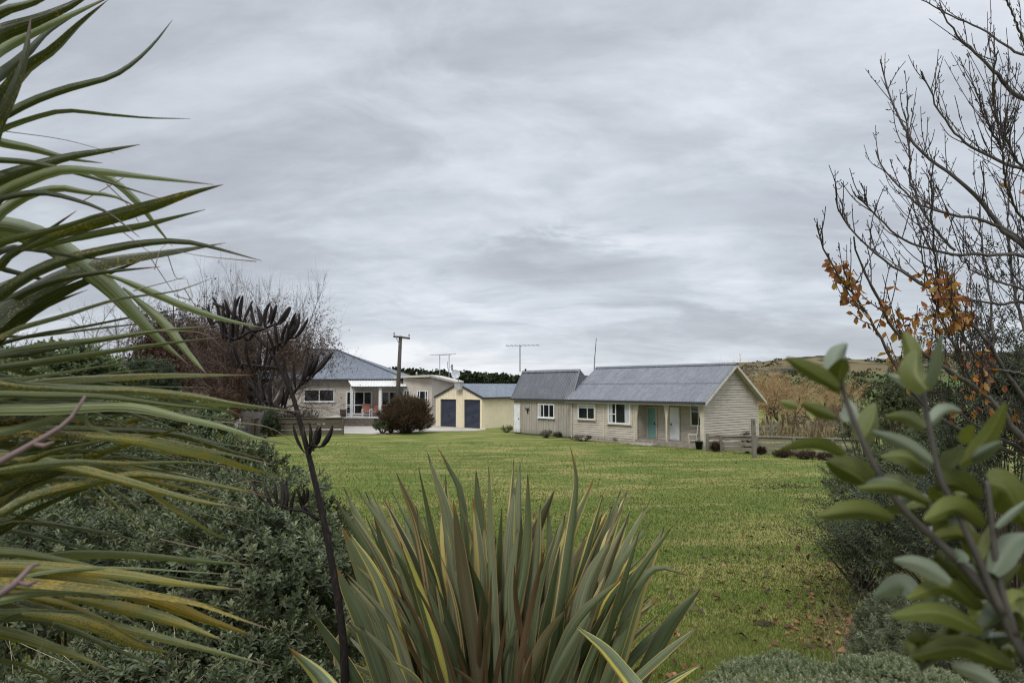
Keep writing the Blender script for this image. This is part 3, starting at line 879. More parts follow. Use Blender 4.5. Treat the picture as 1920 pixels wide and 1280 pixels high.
# hipped roof
Ya = HY + 5.5
ap = P(630, 655, Ya); rl = Vector((X(575, Ya), Ya, ap.z))
e = [Vector((X(466, HY) - .4, HY - .5, zev + .02)), Vector((X(762, HY) + .3, HY - .5, zev + .02)), Vector((X(762, HY) + .3, HY + 11.5, zev + .02)), Vector((X(466, HY) - .4, HY + 11.5, zev + .02))]
r = MB()
def hipface(a, b, c, d):
    corrugated(r, a, b, c, d, 0.30, 0.012, 1)
hipface(e[0], e[1], ap, rl); hipface(e[1], e[2], ap, ap + Vector((0, .01, 0))); hipface(e[2], e[3], rl, ap); hipface(e[3], e[0], rl, rl + Vector((0, -.01, 0)))
rh = r.build('roof', M['ironblue'], hs)
t = MB(); t.bar(e[1] + Vector((0, 0, .03)), ap + Vector((0, 0, .06)), .24, .05); t.bar(e[0] + Vector((0, 0, .03)), rl + Vector((0, 0, .06)), .24, .05); t.bar(rl + Vector((0, 0, .06)), ap + Vector((0, 0, .06)), .24, .05)
t.build('ridge_cap', M['ironblue'], rh)
t = MB(); t.box(e[0].x, e[1].x, HY - .62, HY - .5, zev - .15, zev + .04); t.build('gutter', M['gutter'], rh)
I4 = Matrix.Identity(4)
def hwin(x0, x1, y0, y1, Y, **k):
    return window(I4, hs, X(x0, Y), X(x1, Y), Z(y1, Y), Z(y0, Y), Y, **k)
hwin(571, 628.5, 729, 753, HY, mull=(X(600, HY),), fw=.10)
xs = [X(q, HY) for q in (650, 666, 683.5, 699)]
hwin(650, 699, 733, 777, HY, mull=(xs[1], xs[2]), trans=((xs[0] + .1, xs[3] - .1, Z(759, HY)),), fw=.13, sill=False)
xs = [X(q, HY) for q in (716, 730.5, 746)]
hwin(716, 746, 733, 777, HY, mull=(xs[1],), trans=((xs[0] + .1, xs[2] - .1, Z(759, HY)),), fw=.13, sill=False)
hwin(749.5, 756.5, 731, 749, HY, fw=.10)
# wing with a shallow folded roof
W1, W2, W3 = P(756, 725, 63.7), P(810, 725, 63.7), P(868, 725, 68.5)
w = MB(); wt = [Z(709, 63.7), Z(708.5, 63.7), Z(719, 68.5) - .05]
pts = [W1, W2, W3, Vector((W3.x - 1, 76, 0)), Vector((W1.x, 76, 0))]
hts = wt + [wt[2], wt[0]]
k_ = len(pts)
vs = [Vector((p.x, p.y, 0)) for p in pts] + [Vector((p.x, p.y, h)) for p, h in zip(pts, hts)]
w.add(vs, [(i, (i + 1) % k_, k_ + (i + 1) % k_, k_ + i) for i in range(k_)] + [tuple(range(k_, 2 * k_))])
w.build('wing_wall', M['plaster'], hs)
R1, R2, R3 = P(738, 709, 63.6), P(805, 706.5, 62.9), P(856, 718.5, 66.5)
b = MB()
back = Vector((0, 10, .1))
for (p, q) in ((R1, R2), (R2, R3)):
    b.add([p, q, q + back, p + back, p + Vector((0, 0, .20)), q + Vector((0, 0, .20)), q + back + Vector((0, 0, .20)), p + back + Vector((0, 0, .20))],
          [(0, 1, 5, 4), (4, 5, 6, 7), (3, 2, 1, 0), (0, 4, 7, 3), (1, 2, 6, 5)])
wr_ = b.build('wing_roof', M['barge'], hs)
b = MB(); fp = P(781, 707, 66); b.lathe(fp, [(.05, -.2), (.05, .35), (.13, .36), (.0, .55)], 8); b.build('flue_pipe', M['metal'], hs)
YW = 63.7
hwin(782.5, 803, 732, 756, YW, mull=(X(787.5, YW), X(798, YW)), trans=((X(783, YW), X(787.5, YW), Z(745, YW)), (X(798, YW), X(803, YW), Z(745, YW))), fw=.08)
# small window facing the porch
hwin(757.5, 769, 731, 747.5, YW, mull=(X(763, YW),), fw=.09, sill=False)
# porch
PY = 62.7
zpt, zpb = Z(711, HY - .05), Z(724.3, PY)
r = MB()
corrugated(r, (X(660, PY), PY, zpb), (X(763.5, PY), PY, zpb + .02), (X(756, HY), HY - .03, zpt), (X(652, HY), HY - .03, zpt), .26, .02, 1)
pr = r.build('porch_roof', M['porchroof'], hs)
t = MB(); t.box(X(659.5, PY), X(764, PY), PY - .08, PY, zpb - .14, zpb - .015); t.build('fascia', M['gutter'], pr)
zdk = Z(781.5, PY)
t = MB(); t.box(X(612, PY), X(757, PY), PY - .35, HY - .01, zdk - .10, zdk); t.build('porch_deck', m_simple('pale_deck_edge', (0.52, 0.50, 0.47), 0.8, 0.2), hs)
t = MB(); t.box(X(612, PY), X(756, PY), PY - .1, HY - .02, 0.0, zdk - .101); t.build('porch_base', M['step'], hs)
for i in range(3):
    t = MB(); z1 = zdk * (3 - i) / 4
    t.box(X(648, PY), X(704, PY), PY - .36 - .38 * (i + 1), PY - .36 - .38 * i, 0, z1 - .02 * 1)
    t.box(X(648, PY) - .02, X(704, PY) + .02, PY - .39 - .38 * (i + 1), PY - .365 - .38 * i, z1 - .02, z1 + .03)
    t.build('step', M['step'], hs)
for px in (659.5, 713):
    t = MB(); t.box(X(px, PY) - .13, X(px, PY) + .13, PY + .1, PY + .35, zdk, zpb + .02 + .25 * .1); t.build('porch_post', M['white'], hs)
t = MB(); t.tube([Vector((X(652, PY), PY - .2, zdk)), Vector((X(652, PY), PY - .2, zdk + .9)), Vector((X(664, PY), PY - .2, zdk + 1.0))], .03, 6); t.build('handrail', M['white'], hs)

def chair(px, label, rz):
    Y = PY + .9
    c0 = Vector((X(px, Y), Y, zdk))
    o = root('patio_chair', c0, label, 'chair', 'patio chairs on the house deck')
    T = Matrix.Translation(c0) @ Matrix.Rotation(rz, 4, 'Z')
    b = MB(T); b.box(-.38, .38, -.36, .34, .40, .50); b.build('seat', M['redcloth'], o)
    b = MB(T); b.prism([(-.38, .30, .46), (-.38, .42, .46), (-.38, .62, 1.18), (-.38, .50, 1.18)], (.76, 0, 0)); b.build('backrest', M['redcloth'], o)
    for s_ in (-1, 1):
        b = MB(T); b.tube([(s_ * .42, .50, .0), (s_ * .42, .40, .66), (s_ * .42, -.30, .70), (s_ * .42, -.42, .60), (s_ * .42, -.38, 0)], .035, 6)
        b.build('arm_frame', M['white'], o)
chair(689, 'faded red cushioned patio chair in front of the wide glass doors', .35)
chair(706, 'faded red patio chair beside the middle white porch post', -.3)
c0 = Vector((X(645, PY), PY + .2, zdk)); o = root('planter_barrel', c0, 'dark round planter barrel at the end of the house deck', 'planter')
b = MB(); b.lathe(c0, [(.0, 0), (.26, 0), (.36, .35), (.33, .70), (.28, .70), (.0, .62)], 14); b.build('barrel', M['timberdk'], o, True)
b = MB()
for zz in (.14, .54): b.lathe(c0 + Vector((0, 0, zz)), [(.35, 0), (.37, .0), (.37, .06), (.35, .06)], 14)
b.build('hoop', M['dark'], o)

# ================================================================ poles and aerials
p0 = P(743, 790, 56.0); p0.z = 0.0
up_ = root('utility_pole', p0, 'leaning dark wooden utility pole with a short crossarm in front of the house', 'utility pole')
pt = P(751, 630, 56.5)
b = MB(); b.tube([p0 - Vector((0, 0, .3)), p0.lerp(pt, .5), pt], [.20, .17, .14], 10); b.build('pole', M['pole'], up_, True)
ca, cb = P(737.5, 630.5, 56.2), P(768.5, 634.2, 56.6)
b = MB(); b.bar(ca, cb, .13, .15); co = b.build('crossarm', M['pole'], up_)
for q in (ca.lerp(cb, .05), ca.lerp(cb, .95)):
    b = MB(); b.lathe(q + Vector((0, 0, .07)), [(.02, 0), (.02, .10), (.07, .12), (.08, .2), (.04, .3), (.0, .32)], 8); b.build('insulator', M['ceramic'], co, True)
b = MB(); b.bar(ca.lerp(cb, .15) + Vector((0, -.12, 0)), P(749, 646, 56.25), .05); b.build('brace', M['metal'], up_)

def aerial(name, px, py_base, py_top, Y, arm, label, tilt=0.0, extra=None):
    base = P(px, py_base, Y); top = P(px + tilt, py_top, Y)
    o = root(name, base, label, 'aerial')
    b = MB(); b.tube([base, top], .035, 6); b.build('mast', M['metal'], o)
    if arm:
        a0, a1 = P(arm[0], py_top + arm[2], Y), P(arm[1], py_top + arm[3], Y)
        b = MB(); b.tube([a0, a1], .022, 5)
        n = 8
        for i in range(n):
            q = a0.lerp(a1, (i + .5) / n); L_ = .55 - .25 * i / n
            b.tube([q + Vector((-.08, -L_, .02)), q + Vector((.08, L_, -.02))], .012, 4)
        b.build('boom', M['metal'], o)
    return o, base, top
aerial('tv_aerial', 824.5, 712, 665, 66.5, (806, 846, 0, 0.5), 'thin television aerial on a bare mast over the wing roof')
o, b0, t0 = aerial('tv_aerial', 842, 708, 664, 67.5, (821, 855, 1, -1), 'television aerial mast carrying a wind gauge above the dish')
b = MB(); q = P(842, 686, 67.5)
b.tube([q + Vector((0, 0, -.5)), q + Vector((-.18, 0, -.1)), q + Vector((-.15, 0, .45))], .03, 5); b.tube([q, q + Vector((.30, 0, -.2)), q + Vector((.32, 0, .0))], .03, 5)
b.tube([q + Vector((.30, -.1, -.45)), q + Vector((.30, -.1, .15))], .10, 8); b.build('wind_gauge', M['metal'], o)
aerial('tv_aerial', 975, 697, 647, 41.5, (948, 1012, 0.8, 0.0), 'wide television aerial on a mast at the shed roof end')
base = P(1112.5, 703, 50.5); top = P(1118, 634, 50.5)
o = root('whip_antenna', base, 'tall thin whip antenna standing between shed and cottage roofs', 'antenna')
b = MB(); b.tube([base - Vector((0, 0, 1.0)), base.lerp(top, .45)], .045, 6); b.build('mast', M['metal'], o)
b = MB(); b.tube([base.lerp(top, .45), top], [.032, .02], 5); b.build('whip', M['dark'], o)
# ================================================================ fences, posts, small things
def board_fence(name, label, pts, posts, h, nb, mat, pmat, cap=False, side=-1):
    """pts: two ends on the ground; posts: fractions"""
    a, b = Vector(pts[0]), Vector(pts[1])
    o = root(name, a, label, 'fence')
    d = (b - a).normalized(); nrm = Vector((d.y, -d.x, 0)) * (1 if d.x > 0 else -1)   # towards the lens
    for i in range(nb):
        z0, z1 = h * i / nb + .06, h * (i + 1) / nb + .0
        m_ = MB(); cuts = [0] + sorted(random.uniform(.2, .8) for _ in range(1)) + [1]
        for c0, c1 in zip(cuts, cuts[1:]):
            p, q = a.lerp(b, c0 + (.002 if c0 else 0)), a.lerp(b, c1)
            s0, s1 = random.uniform(-.03, .03), random.uniform(-.03, .03)
            j = random.uniform(-.012, .012)
            t = nrm * .02 + nrm * j
            m_.add([p - t * 0 + Vector((0, 0, z0 + s0)), q + Vector((0, 0, z0 + s1)), q + Vector((0, 0, z1 + s1 - .03)), p + Vector((0, 0, z1 + s0 - .03)),
                    p - nrm * .045 + Vector((0, 0, z0 + s0)), q - nrm * .045 + Vector((0, 0, z0 + s1)), q - nrm * .045 + Vector((0, 0, z1 + s1 - .03)), p - nrm * .045 + Vector((0, 0, z1 + s0 - .03))],
                   [(0, 1, 2, 3), (7, 6, 5, 4), (0, 4, 5, 1), (3, 2, 6, 7), (0, 3, 7, 4), (1, 5, 6, 2)])
        m_.build('board', mat, o)
    for f in posts:
        p = a.lerp(b, f) + nrm * .075
        hh = h + random.uniform(-.02, .10)
        m_ = MB(); lean = Vector((random.uniform(-.03, .03), 0, 0))
        m_.bar(p - Vector((0, 0, .2)), p + lean + Vector((0, 0, hh)), .14, .13)
        m_.build('post', pmat, o)
    if cap:
        m_ = MB(); m_.bar(a + Vector((0, 0, h + .03)), b + Vector((0, 0, h + .03)), .17, .05); m_.build('cap_rail', mat, o)
    return o

def on(px, py, dz=0.0):
    p = G(px, py); p.z += dz; return p
fa_, fb_ = on(1324, 845), on(1640, 860)
board_fence('board_fence', 'low weathered grey three-board fence running from the cottage gable toward the willows', (fa_, fb_),
            (.012, .105, .335, .56, .78, .97), 0.86, 3, M['timber'], M['post'], cap=True)
ga, gb = on(470, 817), on(645, 815.5)
board_fence('board_fence', 'mossy dark board fence with a flat top rail below the house', (ga, gb), (.03, .26, .52, .985), 1.22, 3, M['timberdk'], M['timberdk'], cap=True)
# the tall old post standing alone
p = on(1414.5, 858)
o = root('tall_post', p, 'tall lichen-covered wooden post standing alone on the lawn before the board fence', 'post')
b = MB(); b.bar(p - Vector((0, 0, .3)), p + Vector((-.02, 0, 1.86)), .17, .17); b.build('shaft', M['post'], o)
b = MB(); b.bar(p + Vector((-.04, -.09, 1.62)), p + Vector((-.04, -.09, 1.80)), .07, .05); b.tube([p + Vector((0, -.1, 1.2)), p + Vector((0, -.13, 1.2))], .03, 6); b.build('hinge_block', M['timberdk'], o)
# post-and-rail beyond
ra, rb = P(1418, 822, 45.0), P(1456, 815, 46); ra.z = rb.z = 0
o = root('rail_fence', ra, 'short grey two-rail fence in dry grass behind the tall post', 'fence')
for f in (0.02, .98):
    q = ra.lerp(rb, f); b = MB(); b.bar(q - Vector((0, 0, .2)), q + Vector((0, 0, 1.15)), .13); b.build('post', M['post'], o)
for z in (.55, .9):
    b = MB(); b.bar(ra + Vector((0, -.08, z)), rb + Vector((0, -.08, z)), .04, .13); b.build('rail', M['timber'], o)
for px, lab in ((1446.5, 'thin grey fence post in dry grass under the first willow'), (1578, 'thin grey stake in dry grass near the purple scrub')):
    q = P(px, 815, 44); q.z = 0
    b = MB(); b.bar(q - Vector((0, 0, .2)), q + Vector((.02, 0, 1.3)), .12, .12); b.bar(q + Vector((-.02, -.08, .7)), q + Vector((.02, -.08, .86)), .05, .04)
    tag(b.build('fence_post', M['post'], loc=q), lab, 'post')

# white wooden chair on the porch
cc = Tc @ Vector((Lc - .95, .35, .30)); ccT = Matrix.Translation(cc) @ Tc.to_3x3().to_4x4() @ Matrix.Rotation(R(-60), 4, 'Z')
o = root('wooden_chair', cc, 'small pale wooden chair with a ladder back on the cottage porch', 'chair')
for x in (-.24, .24):
    b = MB(ccT); b.box(x - .022, x + .022, -.24, -.196, 0, .47); b.build('leg', M['barge'], o)
    b = MB(ccT); b.prism([(x - .022, .20, 0), (x - .022, .244, 0), (x - .022, .244, .45), (x - .022, .31, 1.06), (x - .022, .27, 1.06), (x - .022, .20, .45)], (.044, 0, 0)); b.build('leg', M['barge'], o)
    b = MB(ccT); b.box(x - .015, x + .015, -.19, .20, .18, .21); b.build('stretcher', M['barge'], o)
b = MB(ccT); b.box(-.27, .27, -.26, .24, .47, .51); b.build('seat', M['barge'], o)
b = MB(ccT)
for z, y in ((.66, .262), (.84, .283), (1.0, .30)): b.box(-.22, .22, y - .012, y + .012, z, z + .06)
b.build('backrest', M['barge'], o)
# black bucket by the porch corner
q = on(1310.5, 842); o = root('black_bucket', q, 'black bucket at the foot of the porch corner post', 'bucket')
b = MB(); b.lathe(q, [(0, .01), (.15, .01), (.21, .42), (.225, .42), (.225, .45), (.195, .45), (.14, .05), (0, .05)], 16); b.build('body', M['dark'], o, True)
b = MB(); b.tube([q + Vector((math.cos(a) * .21, -.02, .42 + math.sin(a) * .17)) for a in np.linspace(0, math.pi, 10)], .010, 5); b.build('handle', M['metal'], o)
# slab step along the porch
b = MB(Tc); b.box(uP0 + .1, uP0 + 1.7, -.55, -.08, 0.0, .10); b.box(uP0 + .18, uP0 + 1.62, -.50, -.12, .10, .125)
tag(b.build('stone_slab', M['concrete'], loc=Tc @ Vector((uP0 + .9, -.3, 0))), 'flat pale stone slab lying in front of the porch deck', 'slab')
# grey ribbed iron panel, ornaments by the bush
pa, pb = P(452, 800, 50), P(492, 800, 49); pa.z = pb.z = .05
b = MB(); corrugated(b, pa, pb, pb + Vector((0, 0, 1.65)), pa + Vector((0, 0, 1.65)), .17, .03, 1)
b.bar(pa + Vector((0, .06, -.1)), pa + Vector((0, .06, 1.75)), .09); b.bar(pb + Vector((0, .06, -.1)), pb + Vector((0, .06, 1.75)), .09)
tag(b.build('iron_panel', m_iron('weathered_iron_panel', (.12, .11, .11), .3), loc=pa), 'upright grey ribbed iron panel beside the mossy fence', 'panel')
q = on(733, 808); o = root('driftwood', q, 'pale bleached driftwood branch lying before the brown bush', 'driftwood')
b = MB(); b.tube([q + Vector((-.55, 0, .12)), q + Vector((-.2, -.1, .22)), q + Vector((.1, 0, .30)), q + Vector((.4, .05, .22))], [.05, .09, .10, .05], 7); b.build('log', M['barge'], o, True)
b = MB(); b.tube([q + Vector((-.1, -.05, .26)), q + Vector((-.25, -.1, .02))], [.05, .03], 6); b.tube([q + Vector((.2, 0, .28)), q + Vector((.3, -.1, .01))], [.05, .03], 6); b.tube([q + Vector((.1, 0, .3)), q + Vector((.2, .05, .62))], [.05, .02], 6); b.build('branch', M['barge'], o, True)

# ================================================================ hills
def m_hill(name, stops, patch, green=None):
    m, nt = new_mat(name); g = N(nt); p = g.geo()
    q = g.mapv(p, (1, .55, 1))
    c = g.ramp(g.noise(q, .022, 7, .62), stops)
    c = g.mix(g.step(g.noise(q, .045, 8, .72), .47, .56), c, patch)
    if green is not None:
        sp = g.n('ShaderNodeSeparateXYZ'); g.l(p, sp.inputs[0])
        low = g.step(g.math('ADD', sp.outputs[2], g.math('MULTIPLY', g.noise(q, .012, 3), 12.0)), 17, 12)
        v = g.vor(g.mapv(p, (.008, .004, 0)), 1.0)
        c = g.mix(low, c, g.mix(g.noise(p, .3, 4), green, tuple(x * 1.5 for x in green)))
        c = g.mix(g.math('MULTIPLY', low, g.step(g.noise(q, .035, 6, .7), .56, .62)), c, (.035, .045, .022))
    g.surf(c, .95, .05, 0, g.bump(g.noise(q, .2, 6), .6, 1.5))
    return m
def hill(name, mat, xr, yr, crest, seed, ny=40, nx=160, gully=2.0):
    vs, fs = [], []
    for j in range(ny):
        t = j / (ny - 1)
        for i in range(nx):
            x0 = xr[0] + (xr[1] - xr[0]) * i / (nx - 1)
            y = yr[0] + (yr[1] - yr[0]) * t
            x = x0 * y / yr[1]
            k = min(1, t / .78); prof = k * k * (3 - 2 * k) if t < .78 else 1 - (t - .78) * 1.2
            h = crest(960 + x / y * F) * prof
            nz = mnoise.fractal(Vector((x * .012 + seed, y * .009, seed)), 1.0, 2.2, 6)
            vs.append((x, y, h + nz * gully * math.sin(min(1, t / .78) * math.pi * .9) * (h / 12) - .3))
    for j in range(ny - 1):
        for i in range(nx - 1):
            a = j * nx + i; fs.append((a, a + 1, a + nx + 1, a + nx))
    b = MB(); b.add(vs, fs); o = b.build(name, mat, smooth=True); tag(o, kind='structure'); return o
def interp(px, tab): return float(np.interp(px, [a for a, _ in tab], [b for _, b in tab]))
def elev(py, Y): return E + (725 - py) / F * Y
TABR = [(1150, 700), (1260, 694), (1380, 682), (1450, 678), (1535, 673), (1600, 675), (1660, 674), (1750, 664), (1920, 663), (2300, 655)]
Yr = 640
hill('hill', m_hill('tussock_hill', [(.3, (.085, .072, .040)), (.5, (.125, .100, .052)), (.68, (.16, .125, .062))], (.034, .034, .024), (.060, .085, .026)),
     (80, 760), (130, 820), lambda px: elev(interp(px, TABR), Yr), 3.3, gully=5.0)
TABL = [(-400, 690), (300, 692), (600, 688), (716, 688), (800, 692), (900, 697), (970, 702), (1080, 706), (1200, 712), (1300, 722)]
hill('hill', m_hill('forest_floor', [(.3, (.03, .035, .02)), (.6, (.06, .055, .03))], (.02, .025, .015)), (-700, 190), (150, 520), lambda px: max(1.0, elev(interp(px, TABL) + 7, 405)), 8.1, gully=2.0)

# dark pines covering the far hill: one mass
def pine_forest():
    rng = np.random.default_rng(5)
    org, Yd, sz = [], [], []
    n = 1500
    px = rng.uniform(-300, 1010, n); t = rng.random(n)
    Yv = 230 + 190 * t
    for i in range(n):
        crest = interp(px[i], TABL) + rng.normal(0, 1.5)
        base = elev(crest + 9 + (1 - t[i]) * 14, 405 if t[i] > .9 else Yv[i])
        top = elev(crest + (1 - t[i]) * 10 + rng.uniform(-1.5, 5), Yv[i])
        h = max(4.0, min(12, top - base + 3)); x = (px[i] - 960) / F * Yv[i]
        m_ = 60
        zz = rng.random(m_) ** .8; a = rng.random(m_) * 6.28; rr = (1 - zz * .85) * h * .30 * (.6 + .5 * rng.random(m_))
        org.append(np.c_[x + np.cos(a) * rr, Yv[i] + np.sin(a) * rr, top - h + zz * h])
        Yd.append(np.c_[np.cos(a), np.sin(a), rng.uniform(-.1, .9, m_)]); sz.append(rng.uniform(.9, 1.9, m_))
    org = np.concatenate(org); Yd = np.concatenate(Yd); sz = np.concatenate(sz)
    V, Fc, r = leaves_geo(org, Yd, sph(len(org), rng), sz, .8, rng=rng)
    o = np_mesh('pine_forest', V, Fc, m_leaf('far_pine', [(0, (.012, .018, .010)), (.6, (.026, .036, .018)), (1, (.045, .052, .026))], .8, .1, .1), attrs={'rnd': r})
    tag(o, kind='stuff')
pine_forest()
def scrub():
    rng = np.random.default_rng(9); n = 260
    px = rng.uniform(1230, 1950, n); Yv = rng.uniform(150, 560, n)
    org, Yd, sz = [], [], []
    for i in range(n):
        x = (px[i] - 960) / F * Yv[i]; t = (Yv[i] - 130) / 690
        k = min(1, t / .78); z = elev(interp(px[i], TABR), Yr) * k * k * (3 - 2 * k)
        m_ = 40; R_ = rng.uniform(1.2, 3.5); d = sph(m_, rng); d[:, 2] = np.abs(d[:, 2]) * .8
        org.append(np.array([x, Yv[i], z]) + d * R_ * np.array([1.6, 1, .8])); Yd.append(d); sz.append(rng.uniform(.7, 1.4, m_))
    org = np.concatenate(org); V, Fc, r = leaves_geo(org, np.concatenate(Yd), sph(len(org), rng), np.concatenate(sz), .9, rng=rng)
    tag(np_mesh('hillside_scrub', V, Fc, m_leaf('far_scrub', [(0, (.025, .028, .016)), (.7, (.05, .052, .028)), (1, (.09, .07, .04))], .8, .1, .1), attrs={'rnd': r}), kind='stuff')
scrub()

# ================================================================ bushes and trees at middle distance
BK = {}
def bark(name, a, b):
    if name not in BK:
        BK[name] = (m_simple(name + '_bark', a, .9, .15, 0, .35, 6, tuple(x * .5 for x in a), .5, bump=.4), m_simple(name + '_twig', b, .85, .15, 0, .3, 4))
    return BK[name]

def bush(name, px, py, Y, rx, ry, label, cat, mat, n=700, nl=9, ls=.10, wr=.45, tv=TL_V, tf=TL_F, group=None, base=None, up=.5, depth=1.0, stems=14, seed=1, inner=.5, spread=(35, 80), slen=None, zmin=-.35, root_z=None, amp=.22, twm=None):
    """leafy shrub: px,py centre and rx,ry radii in picture pixels at distance Y"""
    rng = np.random.default_rng(seed)
    c = np.array(P(px, py, Y)); rad = np.array([rx / F * Y, rx / F * Y * depth, ry / F * Y])
    gz = ground_z(c[0], c[1]) if root_z is None else root_z
    o = root(name, (c[0], c[1], gz), label, cat, group)
    d = sph(n * 2, rng); d = d[d[:, 2] > zmin][:n]
    rr = 1 - inner * rng.random(len(d)) ** 2.2
    rr *= lumpy(d, seed, amp)
    org = c + d * rr[:, None] * rad
    org[:, 2] = np.maximum(org[:, 2], gz + .03)
    ax = d * .8 + np.array([0, 0, up]) + rng.normal(0, .3, d.shape)
    sl = ls * 1.6 if slen is None else slen
    V, Fc, r = sprigs_geo(org - unit(ax) * sl * .5, ax, sl, nl, ls, wr, tv, tf, spread, rng)
    np_mesh('foliage', V, Fc, mat, o, {'rnd': r})
    pol = []
    b0 = np.array([c[0], c[1], gz])
    for i in rng.choice(len(org), min(stems, len(org)), replace=False):
        q = org[i]; m_ = b0 * .5 + q * .5 + rng.normal(0, .05, 3) * rad
        m_[2] = gz + (q[2] - gz) * .45
        pol.append((catmull([b0 + rng.normal(0, .08, 3) * rad * np.array([1, 1, 0]), m_, q], 6), np.linspace(.012, .003, 6) * max(1, Y / 6) ** .6))
    if pol:
        V, Fq = tubes_geo(pol, 4); np_mesh('stem', V, Fq, twm or bark('shrub', (.10, .08, .06), (.08, .06, .045))[1], o)
    return o

LM = {
 'brown': m_leaf('brown_bush', [(0, (.040, .027, .018)), (.5, (.085, .056, .038)), (1, (.17, .115, .075))], .8, .1, .1),
 'dkgreen': m_leaf('dark_green_leaf', [(0, (.013, .022, .009)), (.6, (.030, .046, .017)), (1, (.062, .080, .030))], .45, .4, .15),
 'grey': m_leaf('grey_green_leaf', [(0, (.030, .040, .017)), (.45, (.074, .092, .042)), (.8, (.145, .166, .090)), (1, (.25, .265, .165))], .45, .4, .2),
 'pale': m_leaf('pale_green_leaf', [(0, (.055, .075, .036)), (.5, (.11, .14, .068)), (1, (.20, .22, .12))], .5, .35, .2),
 'olive': m_leaf('olive_leaf', [(0, (.030, .040, .016)), (.6, (.070, .085, .034)), (1, (.13, .135, .06))], .5, .3, .2),
 'copper': m_leaf('copper_leaf', [(0, (.042, .025, .019)), (.5, (.080, .045, .034)), (.9, (.135, .068, .046)), (1, (.19, .095, .055))], .6, .2, .15),
 'heather': m_leaf('heather', [(0, (.020, .011, .010)), (.6, (.050, .025, .020)), (1, (.09, .05, .035))], .8, .1, .1),
 'orange': m_leaf('autumn_leaf', [(0, (.16, .050, .026)), (.35, (.28, .098, .034)), (.7, (.38, .17, .042)), (1, (.37, .23, .075))], .5, .3, .35),
}
bush('round_bush', 762, 781, 52, 45, 33, 'dense round brown leafless-looking bush between the steps and the garage', 'bush', LM['brown'], 3600, 7, .20, .20, inner=.6, depth=.95, up=.7, seed=3, slen=.42, zmin=-.75, stems=50, spread=(12, 40), amp=.13)
bush('low_shrub', 716, 800, 51.3, 16, 11, 'small mixed green shrub at the foot of the round brown bush', 'shrub', LM['olive'], 200, 8, .14, seed=5)
bush('low_shrub', 733, 798, 52.2, 14, 14, 'bright green leafy shrub tucked against the round brown bush', 'shrub', LM['dkgreen'], 200, 8, .14, seed=6)
for i, (px, py, rx, ry, k, lab) in enumerate([(1026, 813, 16, 7, 'olive', 'low olive shrub under the three-pane shed window'), (1094, 821, 22, 5, 'heather', 'dull purple low plants along the cottage wall'),
        (1160, 824.5, 8, 3.5, 'heather', 'tiny dark plant under the wide cottage window'), (950, 804, 12, 6, 'olive', 'weedy green clump between garage and shed door'), (1047, 815, 9, 4, 'dkgreen', 'small dark tuft next to the shed downpipe')]):
    q = G(px, py + ry)
    bush('wall_plant', px, py, q.y - .3, rx, ry, lab, 'plant', LM[k], 90, 7, .10, .3, seed=20 + i, depth=.6, up=.9)
for i, (px, py, rx, ry, lab) in enumerate([(1343, 838, 11, 9, 'round purple-brown heather mound at the cottage end of the board fence'), (1402, 829, 10, 22, 'tall dark brown shrub against the board fence behind the tall post'),
        (1428, 845, 9, 7, 'dark low heather just past the tall post'), (1470, 850, 20, 8, 'spreading dark heather at the middle of the board fence'), (1510, 853, 20, 8, 'spreading dark heather along the far boards of the fence'), (1548, 856, 16, 7, 'dark heather near the overhanging shrub at the fence end')]):
    q = G(px, py + ry * .9)
    bush('heather_plant', px, py, q.y - .15, rx, ry, lab, 'plant', LM['heather'], 240, 8, .09, .22, seed=40 + i, depth=.6, up=.8, zmin=-.7)

# ---- bare and half-bare trees behind the left planting
def bare_tree(name, px, pyb, Y, pytop, label, cat='tree', nst=1, r0=.12, bk='ash', nchild=(5, 6, 6, 4), spread=42, up=.25, seed=1, maxl=4, lean=0.3, frac=.42, leaves=None, shrink=.66, group=None, ltex=(.16, .6), wob=.22, halfw=None):
    rng = np.random.default_rng(seed)
    b0 = P(px, pyb, Y); b0.z = ground_z(b0.x, b0.y)
    h = elev(pytop, Y) - b0.z
    o = root(name, b0, label, cat, group)
    out, tips = {}, []
    for s_ in range(nst):
        a = 6.28 * s_ / max(1, nst) + rng.random(); l_ = lean if nst > 1 else .05
        grow(out, tips, rng, np.array(b0) + np.array([math.cos(a), math.sin(a), 0]) * .1 * nst, (math.cos(a) * l_, math.sin(a) * l_, 1), h * frac, r0, 0, maxl, nchild, spread, up, shrink, 5, wob)
    allp = np.concatenate([x[0] for k in out for x in out[k]])
    ztop = np.percentile(allp[:, 2], 98.0 if halfw else 99.7); sc = h / (ztop - b0.z)
    bb = np.array(b0)
    sxy = sc
    if halfw: sxy = (halfw / F * Y) / np.percentile(np.abs(allp[:, 0] - b0.x), 97)
    for k in out: out[k] = [((p - bb) * np.array([sxy, sxy, sc]) + bb, r) for p, r in out[k]]
    tree_parts(o, out, bark(bk, *BARKS[bk]))
    if leaves:
        mat, n, ls, lo = leaves
        tw = [x for k in out if k >= maxl - 1 for x in out[k]]
        pts = np.concatenate([p for p, _ in tw]); zz = (pts[:, 2] - b0.z) / h
        w_ = np.clip(lo - zz, 0.02, 1) ** 1.3; w_ /= w_.sum()
        if halfw: w_ = np.where((zz < .42) & (pts[:, 0] > b0.x + .9), w_ * .04, w_); w_ /= w_.sum()
        q = pts[rng.choice(len(pts), n, p=w_)] + rng.normal(0, .12, (n, 3))
        V, Fc, r = leaves_geo(q, sph(n, rng) - np.array([0, 0, .5]), sph(n, rng), ls * (.6 + .8 * rng.random(n)), .55, rng=rng)
        np_mesh('foliage', V, Fc, mat, o, {'rnd': r})
    return o
